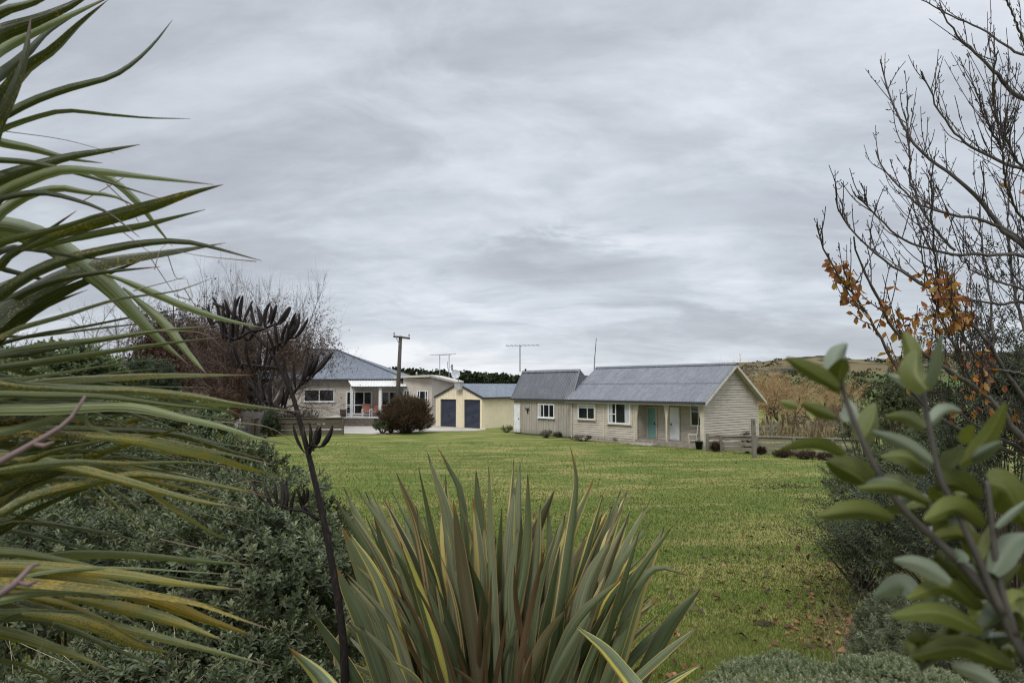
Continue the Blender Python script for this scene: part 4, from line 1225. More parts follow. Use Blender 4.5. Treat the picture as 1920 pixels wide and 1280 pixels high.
BARKS = {'ash': ((.085, .072, .064), (.105, .084, .076)), 'birch': ((.24, .22, .20), (.10, .085, .078)), 'willow': ((.070, .052, .038), (.33, .225, .115)), 'purple': ((.07, .05, .045), (.085, .058, .055)),
         'dark': ((.04, .032, .026), (.05, .038, .03)), 'fruit': ((.095, .086, .076), (.055, .044, .042))}
bare_tree('copper_tree', 480, 806, 54, 540, 'broad twiggy tree with dark reddish leaves and bare top beside the house', nst=7, r0=.15, seed=4, lean=.75, nchild=(6, 6, 6, 8), spread=46, up=.12, leaves=(LM['copper'], 56000, .13, 1.04), frac=.40, halfw=132)
bare_tree('copper_tree', 345, 800, 60, 566, 'dense rusty brown tree next to the dark pine', nst=5, r0=.2, seed=14, lean=.5, nchild=(6, 6, 5, 6), spread=50, up=.10, leaves=(LM['copper'], 30000, .20, 1.15), bk='dark', halfw=85)
def pine(name, px, Y, pyt, pyb, rx, label, seed):
    rng = np.random.default_rng(seed); b0 = P(px, pyb, Y); b0.z = 0; top = elev(pyt, Y)
    o = root(name, b0, label, 'tree')
    b = MB(); b.tube([b0, b0 + Vector((.1, 0, top * .5)), b0 + Vector((0, 0, top * .97))], [.3, .2, .04], 8); b.build('trunk', bark('dark', *BARKS['dark'])[0], o, True)
    n = 1400; cl = 60
    cc_ = rng.normal(0, 1, (cl, 3)); cc_ = unit(cc_) * rng.random((cl, 1)) ** .4; cc_[:, 2] = np.abs(cc_[:, 2])
    R_ = rx / F * Y
    cen = np.array([b0.x, b0.y, top * .35]) + cc_ * np.array([R_, R_, top * .60])
    k = rng.integers(0, cl, n); org = cen[k] + rng.normal(0, .32, (n, 3))
    V, Fc, r = sprigs_geo(org, sph(n, rng) + np.array([0, 0, .8]), .4, 10, .32, .16, spread=(20, 60), rng=rng)
    np_mesh('foliage', V, Fc, LM['dkgreen'], o, {'rnd': r * .6})
pine('pine_tree', 318, 66, 562, 790, 52, 'dark green pine with a rounded top behind the rusty tree', 2)
for i, (px, Y, pt, lab, fr) in enumerate([(150, 58, 528, 'tallest slim pale bare birch tree beyond the shrubs', .5), (205, 62, 545, 'bare birch with drooping twigs just beside the dark pine', .5), (60, 56, 560, 'bare grey birch seen behind the long strap leaves', .5), (110, 66, 580, 'thin bare birch standing between the two taller birches', .5), (238, 60, 575, 'small bare birch nearest the rusty brown tree', .5)]):
    bare_tree('birch_tree', px, 790, Y, pt, lab, nst=1, r0=.11, bk='birch', nchild=(12, 7, 6), maxl=3, spread=42, up=.02, seed=60 + i, frac=.9, shrink=.36, wob=.12, group='bare birches beyond the garden')
for i, (px, py, Y, rx, ry, k, lab, n, ls) in enumerate([
    (270, 715, 40, 62, 42, 'dkgreen', 'large dark green clipped-looking shrub below the rusty tree', 1600, .16),
    (70, 722, 44, 90, 38, 'pale', 'wide olive hedge bush under the birches', 1500, .20),
    (170, 745, 34, 60, 30, 'pale', 'mid olive shrub in front of the olive hedge bush', 1100, .15),
    (506, 797, 48.5, 18, 24, 'dkgreen', 'small round dark bush in front of the iron panel', 500, .14),
    (560, 790, 58, 40, 18, 'dkgreen', 'dark low shrub under the house window', 700, .15),
    (395, 770, 46, 60, 40, 'copper', 'red-brown leafy undergrowth bush below the copper tree', 1300, .16),
    (436, 740, 58, 44, 46, 'copper', 'shadowy reddish shrub between copper tree and house', 1100, .20),
    (-60, 690, 50, 120, 60, 'olive', 'tall olive bush at the garden edge by the birches', 1500, .22)]):
    bush('garden_shrub', px, py, Y, rx, ry, lab, 'shrub', LM[k], n, 8, ls, .5, seed=80 + i, stems=20, zmin=-.6, root_z=0.0 if Y > 36 else None)

# ---- willows, scrub, dry grass behind the fence on the other side
for i, (px, Y, pt, lab) in enumerate([(1432, 58, 676, 'orange-twigged bare willow closest to the cottage gable'), (1478, 60, 690, 'orange-twigged bare willow with leaning stems in the middle of the row'), (1530, 62, 704, 'smaller orange-twigged willow furthest from the cottage')]):
    bare_tree('willow_tree', px, 808, Y, pt, lab, nst=4, r0=.13, bk='willow', nchild=(5, 6, 7, 5), spread=40, up=.10, seed=100 + i, lean=.75, frac=.42, group='orange willows beyond the fence', leaves=(m_leaf('willow_tip' + str(i), [(0, (.24, .155, .07)), (1, (.42, .29, .14))], .7, .2, .2), 2200, .13, 1.35))
for i, (px, Y, pt, w_, lab) in enumerate([(1555, 52, 748, 0, 'purple-brown bare thicket beside the dry reeds'), (1600, 56, 742, 0, 'purple-brown bare thicket behind the olive shrub')]):
    bare_tree('bare_thicket', px, 812, Y, pt, lab, 'thicket', nst=9, r0=.04, bk='purple', nchild=(5, 5, 4), maxl=3, spread=45, up=.1, seed=120 + i, lean=1.3, frac=.5, shrink=.7)
def dry_grass():
    rng = np.random.default_rng(3); n = 3000
    px = np.r_[rng.uniform(1418, 1700, n // 2), rng.normal(1510, 40, n - n // 2)]; Yv = rng.uniform(45, 57, n)
    x = (px - 960) / F * Yv
    org = np.c_[x, Yv, np.zeros(n)]
    Yd = np.c_[rng.normal(0, .16, n), rng.normal(0, .16, n), np.ones(n)]
    h = rng.gamma(3.0, .11, n) + .08
    V, Fc, r = leaves_geo(org, Yd, sph(n, rng), h, .020 / h, TQ_V, TQ_F, rng=rng)
    tag(np_mesh('dry_grass', V, Fc, m_leaf('straw', [(0, (.12, .09, .055)), (.6, (.22, .17, .105)), (1, (.36, .29, .19))], .8, .1, .2), attrs={'rnd': r}), kind='stuff')
dry_grass()
for i, (px, py, Y, rx, ry, lab, n) in enumerate([(1640, 805, 17, 62, 60, 'olive-leaved shrub in front of the purple thicket', 700), (1690, 760, 15, 46, 60, 'taller olive shrub under the autumn branches', 600), (1760, 830, 13, 70, 60, 'dense olive shrub deep under the grey limb', 700)]):
    bush('olive_shrub', px, py, Y, rx, ry, lab, 'shrub', LM['olive'], n, 12, .075, .40, seed=140 + i, stems=40, inner=.8, up=.7, amp=.3)
# ================================================================ lawn grass and fallen leaves
def gz_vec(x, y):
    return np.array([ground_z(a, b) for a, b in zip(x, y)])
def grass():
    rng = np.random.default_rng(21); n = 360000
    u = rng.random(n); a, b, k = 5.2, 44.0, -0.9
    y = (a ** k + u * (b ** k - a ** k)) ** (1 / k)
    x = rng.uniform(-1, 1, n) * (y * .62 + 1.5)
    gx, gy = np.linspace(-32, 32, 129), np.linspace(4, 46, 85)
    Zg = np.array([[ground_z(q, w) for q in gx] for w in gy])
    fx = np.clip((x - gx[0]) / (gx[1] - gx[0]), 0, 127.99); fy = np.clip((y - gy[0]) / (gy[1] - gy[0]), 0, 83.99)
    i, j = fx.astype(int), fy.astype(int); fx -= i; fy -= j
    z = Zg[j, i] * (1 - fx) * (1 - fy) + Zg[j, i + 1] * fx * (1 - fy) + Zg[j + 1, i] * (1 - fx) * fy + Zg[j + 1, i + 1] * fx * fy
    h = rng.uniform(.020, .050, n) * (1 + .6 * (rng.random(n) < .04)); w = np.maximum(.004, y * .00060)
    lean = rng.normal(0, .55, (n, 2)) * h[:, None]; th = rng.random(n) * np.pi
    bx, by = np.cos(th) * w, np.sin(th) * w
    V = np.empty((n, 3, 3)); V[:, 0] = np.c_[x - bx, y - by, z - .006]; V[:, 1] = np.c_[x + bx, y + by, z - .006]; V[:, 2] = np.c_[x + lean[:, 0], y + lean[:, 1], z + h]
    cl = np.sin(x * 1.7 + 2 * np.sin(y * .6)) * np.sin(y * 1.1 + 1.3 * np.sin(x * .8)) * .5 + np.sin(x * .45 + y * .3) * .25
    near = np.clip((11 - y) / 6, 0, 1)
    pat = np.array([mnoise.fractal(Vector((a * .55, b * .75, 7.7)), 1.0, 2.0, 4) for a, b in zip(x[::30], y[::30])])
    pat = np.array([mnoise.noise(Vector((a * .5, b * .8, 7.7))) + .6 * mnoise.noise(Vector((a * 1.6, b * 2.2, 1.7))) for a, b in zip(x, y)])
    dry = np.clip((9.5 - y) / 4, 0, 1) * np.clip((x - .2) / 1.5, 0, 1)
    r = np.clip(.42 + .06 * np.clip((12 - y) / 5, 0, 1) + .10 * cl + .22 * pat + .30 * dry + rng.normal(0, 1, n) * np.interp(y, [6, 20], [.17, .09]), 0, 1)
    tag(np_mesh('grass', V.reshape(-1, 3), np.arange(3 * n).reshape(-1, 3), M['grass'], attrs={'rnd': np.repeat(r, 3)}), kind='stuff')
grass()

def fallen_leaves():
    rng = np.random.default_rng(22)
    xs, ys = [], []
    def put(n, px, py, sx, sy):
        for _ in range(n):
            q = G(rng.normal(px, sx), min(1275, max(845, rng.normal(py, sy)))); xs.append(q.x); ys.append(q.y)
    put(380, 1480, 1080, 130, 85); put(520, 1580, 1140, 55, 62); put(120, 1300, 960, 150, 40); put(120, 1470, 910, 50, 12); put(60, 1250, 1230, 70, 30); put(320, 1250, 925, 230, 45); put(160, 1420, 1010, 150, 60); put(90, 1200, 880, 220, 14); put(50, 1600, 1000, 30, 40)
    x, y = np.array(xs), np.array(ys); n = len(x)
    z = gz_vec(x, y) + .022
    Yd = sph(n, rng); Yd[:, 2] *= .35; Zh = np.c_[rng.normal(0, .35, (n, 2)), np.ones(n)]
    tv = TO_V.copy(); tv[:, 2] = np.array([0, .10, .0, .10, .18, .02, .18, -.12])
    V, Fc, r = leaves_geo(np.c_[x, y, z], Yd, Zh, rng.uniform(.035, .095, n) * (.8 + .5 * (rng.random(n) < .2)), rng.uniform(.55, .95, n), tv, TO_F, rnd=np.clip(rng.beta(1.6, 2.2, n) + .2 * (y < 8), 0, 1), rng=rng)
    tag(np_mesh('fallen_leaves', V, Fc, M['dead'], attrs={'rnd': r}), kind='stuff')
fallen_leaves()
def clods(name, px, py, sx, sy, n, seed, size):
    rng = np.random.default_rng(seed); V, Fc = [], []
    base = np.array([(1, 0, 0), (-1, 0, 0), (0, 1, 0), (0, -1, 0), (0, 0, 1), (0, 0, -.6)], float)
    tri = np.array([(0, 2, 4), (2, 1, 4), (1, 3, 4), (3, 0, 4), (2, 0, 5), (1, 2, 5), (3, 1, 5), (0, 3, 5)])
    for i in range(n):
        q = G(rng.normal(px, sx), rng.normal(py, sy)); s_ = size * rng.uniform(.3, 1)
        v = base * s_ * rng.uniform(.6, 1.3, (6, 1)) * np.array([1.2, 1.2, .6]); v = v @ np.array([[math.cos(i), -math.sin(i), 0], [math.sin(i), math.cos(i), 0], [0, 0, 1]])
        V.append(v + np.array(q) + [0, 0, s_ * .2]); Fc.append(tri + 6 * i)
    tag(np_mesh(name, np.concatenate(V), np.concatenate(Fc), M['soil'], smooth=True), kind='stuff')
clods('worn_earth', 1478, 911, 30, 3.0, 90, 31, .045)
clods('loose_soil', 1432, 1169, 8, 3, 60, 32, .035)

# ================================================================ the big strap-leaved plant at the side
def m_strap():
    m, nt = new_mat('strap_leaf'); g = N(nt)
    u, v, tone, rnd, rust = [g.attr(k) for k in ('u', 'v', 'tone', 'rnd', 'rust')]
    c = g.ramp(tone, [(0, (.020, .027, .008)), (.35, (.064, .078, .021)), (.6, (.165, .195, .090)), (.8, (.120, .120, .028)), (1, (.19, .125, .020))])  # leaf greens with underside shade and pale sky sheen painted into the tones
    off = g.math('MULTIPLY', rnd, 37.0)
    st_ = g.noise(g.comb(g.math('MULTIPLY', u, 20.0), g.math('MULTIPLY', v, 1.2), off), 1.0, 4, .7)
    c = g.mix(g.step(st_, .42, .60), g.mix(1.0, c, (.52, .54, .48), 'MULTIPLY'), g.mix(1.0, c, (1.38, 1.35, 1.3), 'MULTIPLY'))
    # rust: orange-yellow pustules stretched along the blade, thicker on some leaves and towards the tip
    sp = g.noise(g.comb(g.math('MULTIPLY', u, 13.0), g.math('MULTIPLY', v, 150.0), off), 1.0, 2, .6)
    big = g.noise(g.comb(g.math('MULTIPLY', u, 1.5), g.math('MULTIPLY', v, 7.0), off), 1.0, 4)
    k = g.math('ADD', g.math('ADD', sp, g.math('MULTIPLY', g.math('SUBTRACT', big, .5), .5)), g.math('MULTIPLY', g.math('SUBTRACT', rust, .5), .42))
    c = g.mix(g.math('MULTIPLY', g.step(k, .575, .63), .80), c, (.27, .185, .016))
    spot = g.vor(g.comb(g.math('MULTIPLY', u, 1.2), g.math('MULTIPLY', v, 9.0), off), 1.0).outputs['Distance']
    c = g.mix(g.math('MULTIPLY', g.step(spot, .10, .06), g.step(rust, .3, .6)), c, (.022, .012, .009))
    tip = g.step(g.math('ADD', v, g.math('MULTIPLY', g.math('SUBTRACT', big, .5), .15)), .93, .97)
    c = g.mix(tip, c, (.115, .072, .045))
    mid = g.step(g.math('ABSOLUTE', g.math('SUBTRACT', u, .5)), .05, .02)
    c = g.mix(g.math('MULTIPLY', mid, .45), c, g.mix(1.0, c, (1.7, 1.6, 1.5), 'MULTIPLY'))
    g.surf(c, .36, .38, 0, g.bump(st_, .5, .003), .22, g.mix(1.0, c, (1.3, 1.25, .5), 'MULTIPLY'))
    return m
MSTRAP = m_strap()

def ribbon(name, pts3, wid, parent, mat, roll=0.0, fold=.25, n=22, prof=None, attrs=None, curl=0.0, across=5, collect=None):
    """blade: V-folded strip along pts3 with width profile; roll turns it about its own length"""
    Pp = catmull(pts3, n); t = np.linspace(0, 1, n)
    T = np.gradient(Pp, axis=0); T = unit(T)
    view = unit(Pp - np.array([0, 0, E]))
    side = unit(np.cross(T, view)); nr = np.cross(side, T)
    ang = roll + curl * t
    s_ = side * np.cos(ang)[:, None] + nr * np.sin(ang)[:, None]; q = -side * np.sin(ang)[:, None] + nr * np.cos(ang)[:, None]
    pw = prof(t) if prof is not None else np.minimum(1, (1 - t) * 3.2) ** .8 * (.75 + .25 * np.minimum(1, t * 3))
    w = (wid * pw + .0008) * (1 + .05 * np.sin(t * 31 + wid * 900) * np.sin(t * 13 + wid * 400))
    us = np.linspace(-1, 1, across)
    V = Pp[:, None] + s_[:, None] * (us[None, :, None] * w[:, None, None] * .5) + q[:, None] * ((np.abs(us)[None, :, None] - .5) * fold * w[:, None, None])
    i = np.arange(n - 1)[:, None] * across + np.arange(across - 1)[None]
    Fq = np.stack([i, i + 1, i + across + 1, i + across], -1).reshape(-1, 4)
    at = {'u': np.tile((us + 1) / 2, n), 'v': np.repeat(t, across)}
    for k_, v_ in (attrs or {}).items(): at[k_] = np.full(n * across, v_)
    if collect is not None:
        collect.append((V.reshape(-1, 3), Fq, at)); return None
    return np_mesh(name, V.reshape(-1, 3), Fq, mat, parent, at, smooth=True)

def ribbon_mass(name, lst, parent, mat):
    off = 0; Vs, Fs, at = [], [], {}
    for V, Fq, a in lst:
        Vs.append(V); Fs.append(Fq + off); off += len(V)
        for k, v in a.items(): at.setdefault(k, []).append(v)
    return np_mesh(name, np.concatenate(Vs), np.concatenate(Fs), mat, parent, {k: np.concatenate(v) for k, v in at.items()}, smooth=True)
HEADS = [(-430, 330, 1.22), (-470, 960, 1.18)]
h0, h1 = [P(a, b, c) for a, b, c in HEADS]
bz = Vector((h1.x - .12, h1.y + .1, ground_z(h1.x, 1.3)))
strap = root('strap_leaf_plant', bz, 'tall plant with long drooping strap leaves, upper ones dark green, lower ones spotted yellow', 'strap plant')
b = MB(); b.tube([bz - Vector((0, 0, .1)), h1 - Vector((.05, 0, .1)), h1.lerp(h0, .5), h0], [.10, .09, .07, .05], 10)
b.build('trunk', bark('dark', *BARKS['dark'])[0], strap, True)
# tone: 0 dark olive, underside shade painted in .. .6 pale grey green, painted sky sheen .. 1 gold ; rust amount
ST = [
 ((-80,110),(0,64),(60,42),(130,12),(190,-25),46,.12,.35), ((-80,70),(0,22),(60,5),(130,-28),40,.25,.4), ((-60,128),(0,92),(70,56),(140,25),(215,-10),30,.5,.2),
 ((-60,220),(0,188),(50,130),(100,95),(150,45),(203,0),38,.14,.35), ((-60,320),(0,225),(38,140),(52,80),(58,30),36,.12,.45), ((-60,245),(0,221),(60,190),(130,165),(205,145),(250,118),(290,80),(323,38),20,.22,.1),
 ((-40,268),(0,247),(50,228),(120,210),(200,216),(280,222),(357,223),17,.4,.1), ((-60,246),(0,266),(60,278),(130,297),(193,306),27,.5,.25), ((-60,352),(0,337),(60,316),(130,295),(200,283),(263,271),34,.2,.35),
 ((-50,400),(0,362),(50,338),(110,318),(180,320),(280,332),(401,346),28,.45,.1), ((110,314),(170,320),(215,340),(260,380),(295,425),(324,462),19,.58,.05), ((-50,402),(0,374),(70,362),(130,372),(200,398),(262,445),18,.1,.1),
 ((-50,430),(0,396),(50,366),(110,352),(160,360),(215,368),(262,392),27,.5,.1), ((40,470),(110,440),(170,420),(240,400),(300,382),(350,365),(419,346),34,.22,.45), ((-40,512),(20,480),(80,440),(144,395),30,.16,.4),
 ((60,470),(120,452),(200,435),(260,425),(320,410),(385,393),18,.42,.2), ((-40,418),(40,430),(100,455),(150,492),(200,532),(255,590),(303,640),(356,686),52,.58,.15), ((230,540),(270,575),(310,610),(350,660),(388,702),20,.6,.1),
 ((-60,620),(0,580),(60,545),(130,510),(190,492),(260,480),(330,470),(424,455),46,.14,.45), ((-40,565),(50,520),(120,490),(200,470),(280,456),(360,456),(491,489),27,.22,.35), ((-70,655),(0,622),(60,585),(130,545),(200,515),(268,488),54,.08,.3),
 ((-70,575),(0,540),(70,510),(150,474),48,.08,.3), ((190,512),(230,525),(290,550),(350,575),(420,598),(500,616),19,.6,.2), ((-60,480),(20,462),(80,468),(140,480),(214,487),26,.1,.3),
 ((-60,690),(0,665),(80,650),(180,638),(300,620),(412,610),17,.5,.4), ((-50,700),(60,680),(160,665),(260,650),(340,640),(414,632),19,.35,.4), ((-60,752),(40,722),(120,712),(240,705),(340,702),(474,703),22,.45,.75),
 ((-60,722),(60,725),(160,730),(260,732),(360,742),(450,758),(566,772),27,.42,.6), ((-60,780),(80,772),(200,768),(300,765),(400,760),(522,769),25,.58,.2), ((-60,772),(100,765),(200,760),(270,765),(340,782),(420,800),(480,820),(545,834),34,.6,.15),
 ((-40,822),(60,798),(130,775),(180,755),(213,744),25,.8,.6), ((-40,878),(60,840),(140,815),(220,795),(300,780),(374,790),24,.3,.65), ((-20,808),(80,812),(180,815),(280,820),(380,840),(450,855),(514,871),29,.35,.75),
 ((160,818),(260,830),(330,845),(400,860),(460,878),(533,893),27,.5,.85), ((-40,925),(60,900),(130,875),(200,848),(270,825),(368,794),26,.3,.6), ((-50,888),(60,872),(140,865),(240,868),(350,866),(444,877),18,.4,.6),
 ((-40,975),(40,940),(100,920),(200,900),(260,890),(350,900),(430,915),(505,932),34,.42,.8), ((-40,1010),(60,960),(150,920),(224,895),28,.15,.4), ((-40,955),(60,910),(120,880),(167,849),30,.8,.8), ((160,850),(200,870),(260,910),(330,960),(400,1000),(428,1011),15,.7,.7),
 ((-60,1072),(60,1050),(160,1040),(260,1042),(360,1050),(483,1060),22,.62,.1), ((-60,1058),(60,1063),(150,1070),(250,1080),(350,1095),(462,1106),44,.62,.95), ((-60,1082),(80,1090),(180,1100),(280,1112),(370,1130),(440,1155),(512,1181),38,.85,.85),
 ((140,1095),(220,1110),(300,1130),(380,1160),(478,1192),28,.9,.55), ((-50,1124),(60,1112),(150,1108),(230,1115),(285,1126),20,.5,.1), ((120,1120),(200,1135),(270,1150),(340,1170),(422,1202),40,.48,.92), ((-60,1146),(60,1150),(140,1158),(220,1175),(320,1200),(400,1220),(512,1249),25,.48,.6),
 ((40,1150),(110,1160),(180,1180),(250,1210),(328,1226),28,.5,.9), ((-60,1172),(40,1195),(100,1215),(160,1235),(203,1256),27,.72,.5), ((-60,860),(40,862),(140,880),(240,905),(350,935),(465,955),24,.5,.8), ((-60,905),(60,885),(180,880),(300,890),(420,912),(500,925),22,.55,.8),
 ((-60,800),(60,790),(200,800),(330,815),(430,845),(500,862),26,.2,.7), ((-60,745),(80,742),(200,745),(320,760),(420,770),(480,786),18,.45,.3), ((-60,985),(30,975),(120,985),(230,1005),(300,1030),16,.35,.5), ((-60,640),(40,612),(120,590),(220,560),(330,545),(400,520),16,.3,.4),
 ((-60,30),(20,-10),(70,-40),38,.2,.3), ((-70,175),(0,140),(50,100),(90,60),(140,30),30,.12,.3), ((-70,480),(0,455),(60,440),(120,425),(180,405),(215,398),24,.3,.3), ((-60,470),(0,500),(70,520),(140,545),20,.1,.2), ((-70,900),(20,880),(90,850),(150,835),(210,822),18,.2,.6),
 ((-70,300),(0,300),(60,305),(120,318),(210,344),(300,372),14,.3,.1), ((-60,598),(0,570),(90,530),(180,512),(300,500),20,.12,.3)]
rg = np.random.default_rng(77); FR = []
for i, L in enumerate(ST):
    pts, (wd, tone, rust) = L[:-3], L[-3:]
    up = np.mean([p[1] for p in pts]) < 640
    hd = HEADS[0] if up else HEADS[1]
    if not up:
        rust *= .80
        if wd >= 30: wd *= .72
    dep = 1.15 + .35 * rg.random(); dt = rg.uniform(-.12, .22)
    start = pts[0]
    if start[0] < 0:                        # carry the blade back to the growing head
        pp = [(hd[0] + 60, hd[1] + (start[1] - hd[1]) * .25), ((hd[0] + start[0]) / 2, hd[1] + (start[1] - hd[1]) * .72)] + list(pts)
    else: pp = list(pts)
    n_ = len(pp); d0 = hd[2] if start[0] < 0 else dep
    p3 = [np.array(P(a, b_, d0 + (dep - d0) * min(1, j / max(1, n_ * .4)) + dt * (j / (n_ - 1)) ** 2)) for j, (a, b_) in enumerate(pp)]
    roll = rg.uniform(-.75, .75); wm = wd / F * dep / max(.65, math.cos(roll)) * .74
    long = start[0] < 0
    prof = (lambda t: np.minimum(1, ((1 - t) * 2.3)) ** .85 * (.62 + .38 * np.minimum(1, t * 2.2))) if long else (lambda t: np.minimum(1, (1 - t) * 2.2) ** .85 * np.minimum(1, .25 + t * 2.5))
    if rust > .4 and up is False:      # frayed ends
        t0 = Vector(p3[-1]); dr = (t0 - Vector(p3[-2])).normalized()
        for _ in range(int(rg.integers(2, 5))):
            sd0 = t0 - dr * rg.uniform(.04, .16); e1 = t0 + dr * rg.uniform(.005, .06) + Vector((0, rg.normal(0, .01), rg.normal(-.008, .016)))
            FR.append((catmull([sd0, sd0.lerp(e1, .5) + Vector((0, 0, rg.normal(0, .004))), e1], 6), np.linspace(.0016, .0005, 6)))
    ribbon('leaf', p3, wm, strap, MSTRAP, roll, rg.uniform(.25, .55), 26, prof, {'tone': tone + rg.uniform(-.04, .04), 'rnd': rg.random(), 'rust': rust}, rg.uniform(-.5, .5))
XS = []
for i, L in enumerate(ST):
    pts, (wd, tone, rust) = L[:-3], L[-3:]
    if len(pts) < 5: continue
    for rep in range(3 if pts[0][1] > 640 else 0):
        hd = HEADS[0] if np.mean([p[1] for p in pts]) < 640 else HEADS[1]
        jy = rg.normal(0, 22); jt = rg.normal(0, 26); cut = rg.uniform(.55, .98)
        dep = 1.25 + .40 * rg.random(); n_ = len(pts)
        q = [(a * (cut if a > 0 else 1) , b_ + jy + jt * (j / n_)) for j, (a, b_) in enumerate(pts)]
        p3 = [np.array(P(hd[0] + 60, hd[1] + (q[0][1] - hd[1]) * .25, hd[2]))] + [np.array(P(a, b_, dep + .1 * j / n_)) for j, (a, b_) in enumerate(q)]
        ribbon('x', p3, wd / F * dep * rg.uniform(.25, .6), strap, MSTRAP, rg.uniform(-.9, .9), rg.uniform(.12, .34), 22, lambda t: np.minimum(1, ((1 - t) * 2.0)) ** .9 * (.6 + .4 * np.minimum(1, t * 2.2)),
               {'tone': tone * rg.uniform(.4, 1.0), 'rnd': rg.random(), 'rust': min(1, rust * rg.uniform(.4, .95))}, rg.uniform(-.5, .5), collect=XS)
ribbon_mass('foliage', XS, strap, MSTRAP)['kind'] = 'stuff'
# loose fibres peeled from the blades: one tangle
fb = []
for (a, b_, c) in [((150,380),(235,330),(200,335)), ((250,545),(330,524),(347,518)), ((290,505),(300,470),(320,450)), ((315,480),(330,520),(348,522)), ((280,480),(320,540),(334,555)), ((330,555),(360,560),(350,522)),
                   ((345,540),(380,600),(392,655)), ((200,345),(240,385),(262,420)), ((205,415),(250,450),(290,480)), ((430,880),(470,905),(500,945)), ((160,850),(205,905),(210,965)), ((140,860),(215,868),(238,895)), ((180,940),(350,955),(520,1010)),
                   ((60,1245),(100,1170),(130,1120)), ((400,790),(500,800),(560,835)), ((300,620),(380,625),(420,655)), ((350,930),(480,900),(500,930)), ((480,490),(380,480),(330,470)), ((0,245),(120,262),(215,288)), ((300,1010),(420,1040),(470,1068))]:
    dd = rg.uniform(1.2, 1.5)
    fb.append((catmull([np.array(P(q[0], q[1], dd + .04 * k)) for k, q in enumerate((a, b_, c))], 10), np.linspace(.0011, .0005, 10)))
V, Fq = tubes_geo(fb + FR, 4); np_mesh('frayed_foliage', V, Fq, m_simple('dry_fibre', (.19, .145, .095), .8, .2), strap)

# two soft near twigs of a neighbouring shrub
for (pts, rad, lab) in [([(-160, 960), (0, 866), (60, 832), (125, 792), (160, 742)], [.0040, .0036, .0030, .0025, .0013], 'pinkish bare twig crossing the yellow strap leaves, tip raised'),
                        ([(-160, 1220), (0, 1113), (30, 1092), (58, 1062), (74, 1058)], [.0042, .0037, .0033, .0028, .0010], 'short grey twig end poking in among the lowest strap leaves')]:
    q = [P(a, b_, .62 + .02 * k) for k, (a, b_) in enumerate(pts)]
    o = root('bare_twig', q[0], lab, 'twig')
    b = MB(); b.tube(catmull(q, 14), list(np.interp(np.linspace(0, 1, 14), np.linspace(0, 1, 5), rad)), 8)
    mt = m_simple('twig_skin', (.135, .088, .080), .6, .3, 0, .2, 20); b.build('stem', mt, o, True)
    b = MB(); b.tube([q[2], q[2] + Vector((.012, 0, -.002)), q[2] + Vector((.020, .002, .002))], [.002, .0025, .001], 6)
    b.build('bud', mt, o, True)

# ================================================================ the planting below it: leafy grey-green shrubs
def big_shrub(i, px, py, Y, rx, ry, lab, k='grey', n=900, ls=.06, **kw):
    a = dict(tv=TO_V, tf=TO_F, wr=.38, up=.75, stems=46, seed=200 + i, inner=.55, depth=.9, spread=(28, 72), zmin=-.5, nl=13, amp=.16)
    a.update(kw); nl = a.pop('nl')
    return bush('leafy_shrub', px, py, Y, rx, ry, lab, 'shrub', LM[k], n, nl, ls, **a)
big_shrub(0, 470, 1130, 3.7, 235, 190, 'broad grey-green shrub with spoon-shaped leaves beside the striped flax', n=2700, ls=.041, amp=.26, inner=.7)
big_shrub(1, 130, 1120, 3.9, 260, 170, 'dense grey-green shrub lying under the lowest yellow strap leaves', n=2300, ls=.043, amp=.26, inner=.7)
big_shrub(2, 300, 960, 5.2, 260, 130, 'mid grey-green shrub behind the broad spoon-leaved one', n=2100, ls=.050, amp=.28, inner=.7)
big_shrub(3, 445, 905, 7.2, 66, 72, 'upright grey-green shrub whose shoots stand against the lawn edge', n=650, ls=.066, up=1.3, amp=.3)
big_shrub(4, 240, 880, 7.8, 180, 85, 'grey-green shrub among the yellow-spotted leaf tips', n=1400, ls=.066, amp=.28)
big_shrub(5, 60, 815, 9.5, 160, 100, 'paler leafy shrub behind the horizontal strap leaves', 'pale', n=1000, ls=.12)
big_shrub(6, 320, 790, 11.0, 105, 42, 'pale leafy shrub with upright shoots below the rusty trees', 'pale', n=800, ls=.12, up=1.3)
big_shrub(7, 645, 1075, 4.6, 48, 105, 'slim grey-green shrub right behind the black flower stalk', 'grey', n=380, ls=.045, up=1.2)
big_shrub(8, 120, 700, 14.0, 90, 40, 'pale tufted shrub in the far corner of the planting', 'pale', n=500, ls=.16, up=1.3)
big_shrub(9, 330, 1300, 2.9, 300, 120, 'shaded low shrub at the very front of the planting', 'grey', n=1300, ls=.038)

# dry grass stems standing in the planting
def stems_stuff(name, px, py, sx, Y, h, n, seed, mat, lean=.3):
    rng = np.random.default_rng(seed); pol = []
    for i in range(n):
        b0 = np.array(P(rng.normal(px, sx), py, Y + rng.normal(0, .12))); b0[2] = ground_z(b0[0], b0[1])
        l_ = rng.normal(0, lean, 2); hh = h * rng.uniform(.6, 1.15)
        pol.append((catmull([b0, b0 + np.array([l_[0] * .3, l_[1] * .3, hh * .6]), b0 + np.array([l_[0], l_[1], hh])], 7), np.linspace(.0022, .0008, 7)))
    V, Fq = tubes_geo(pol, 4); tag(np_mesh(name, V, Fq, mat), kind='stuff')
straw = m_simple('straw_stem', (.36, .29, .18), .7, .2, 0, .25, 8)
stems_stuff('dry_grass_stems', 330, 1270, 60, 2.75, .62, 26, 5, straw, .35)
stems_stuff('dry_grass_stems', 60, 1240, 40, 2.9, .60, 16, 6, straw, .3)

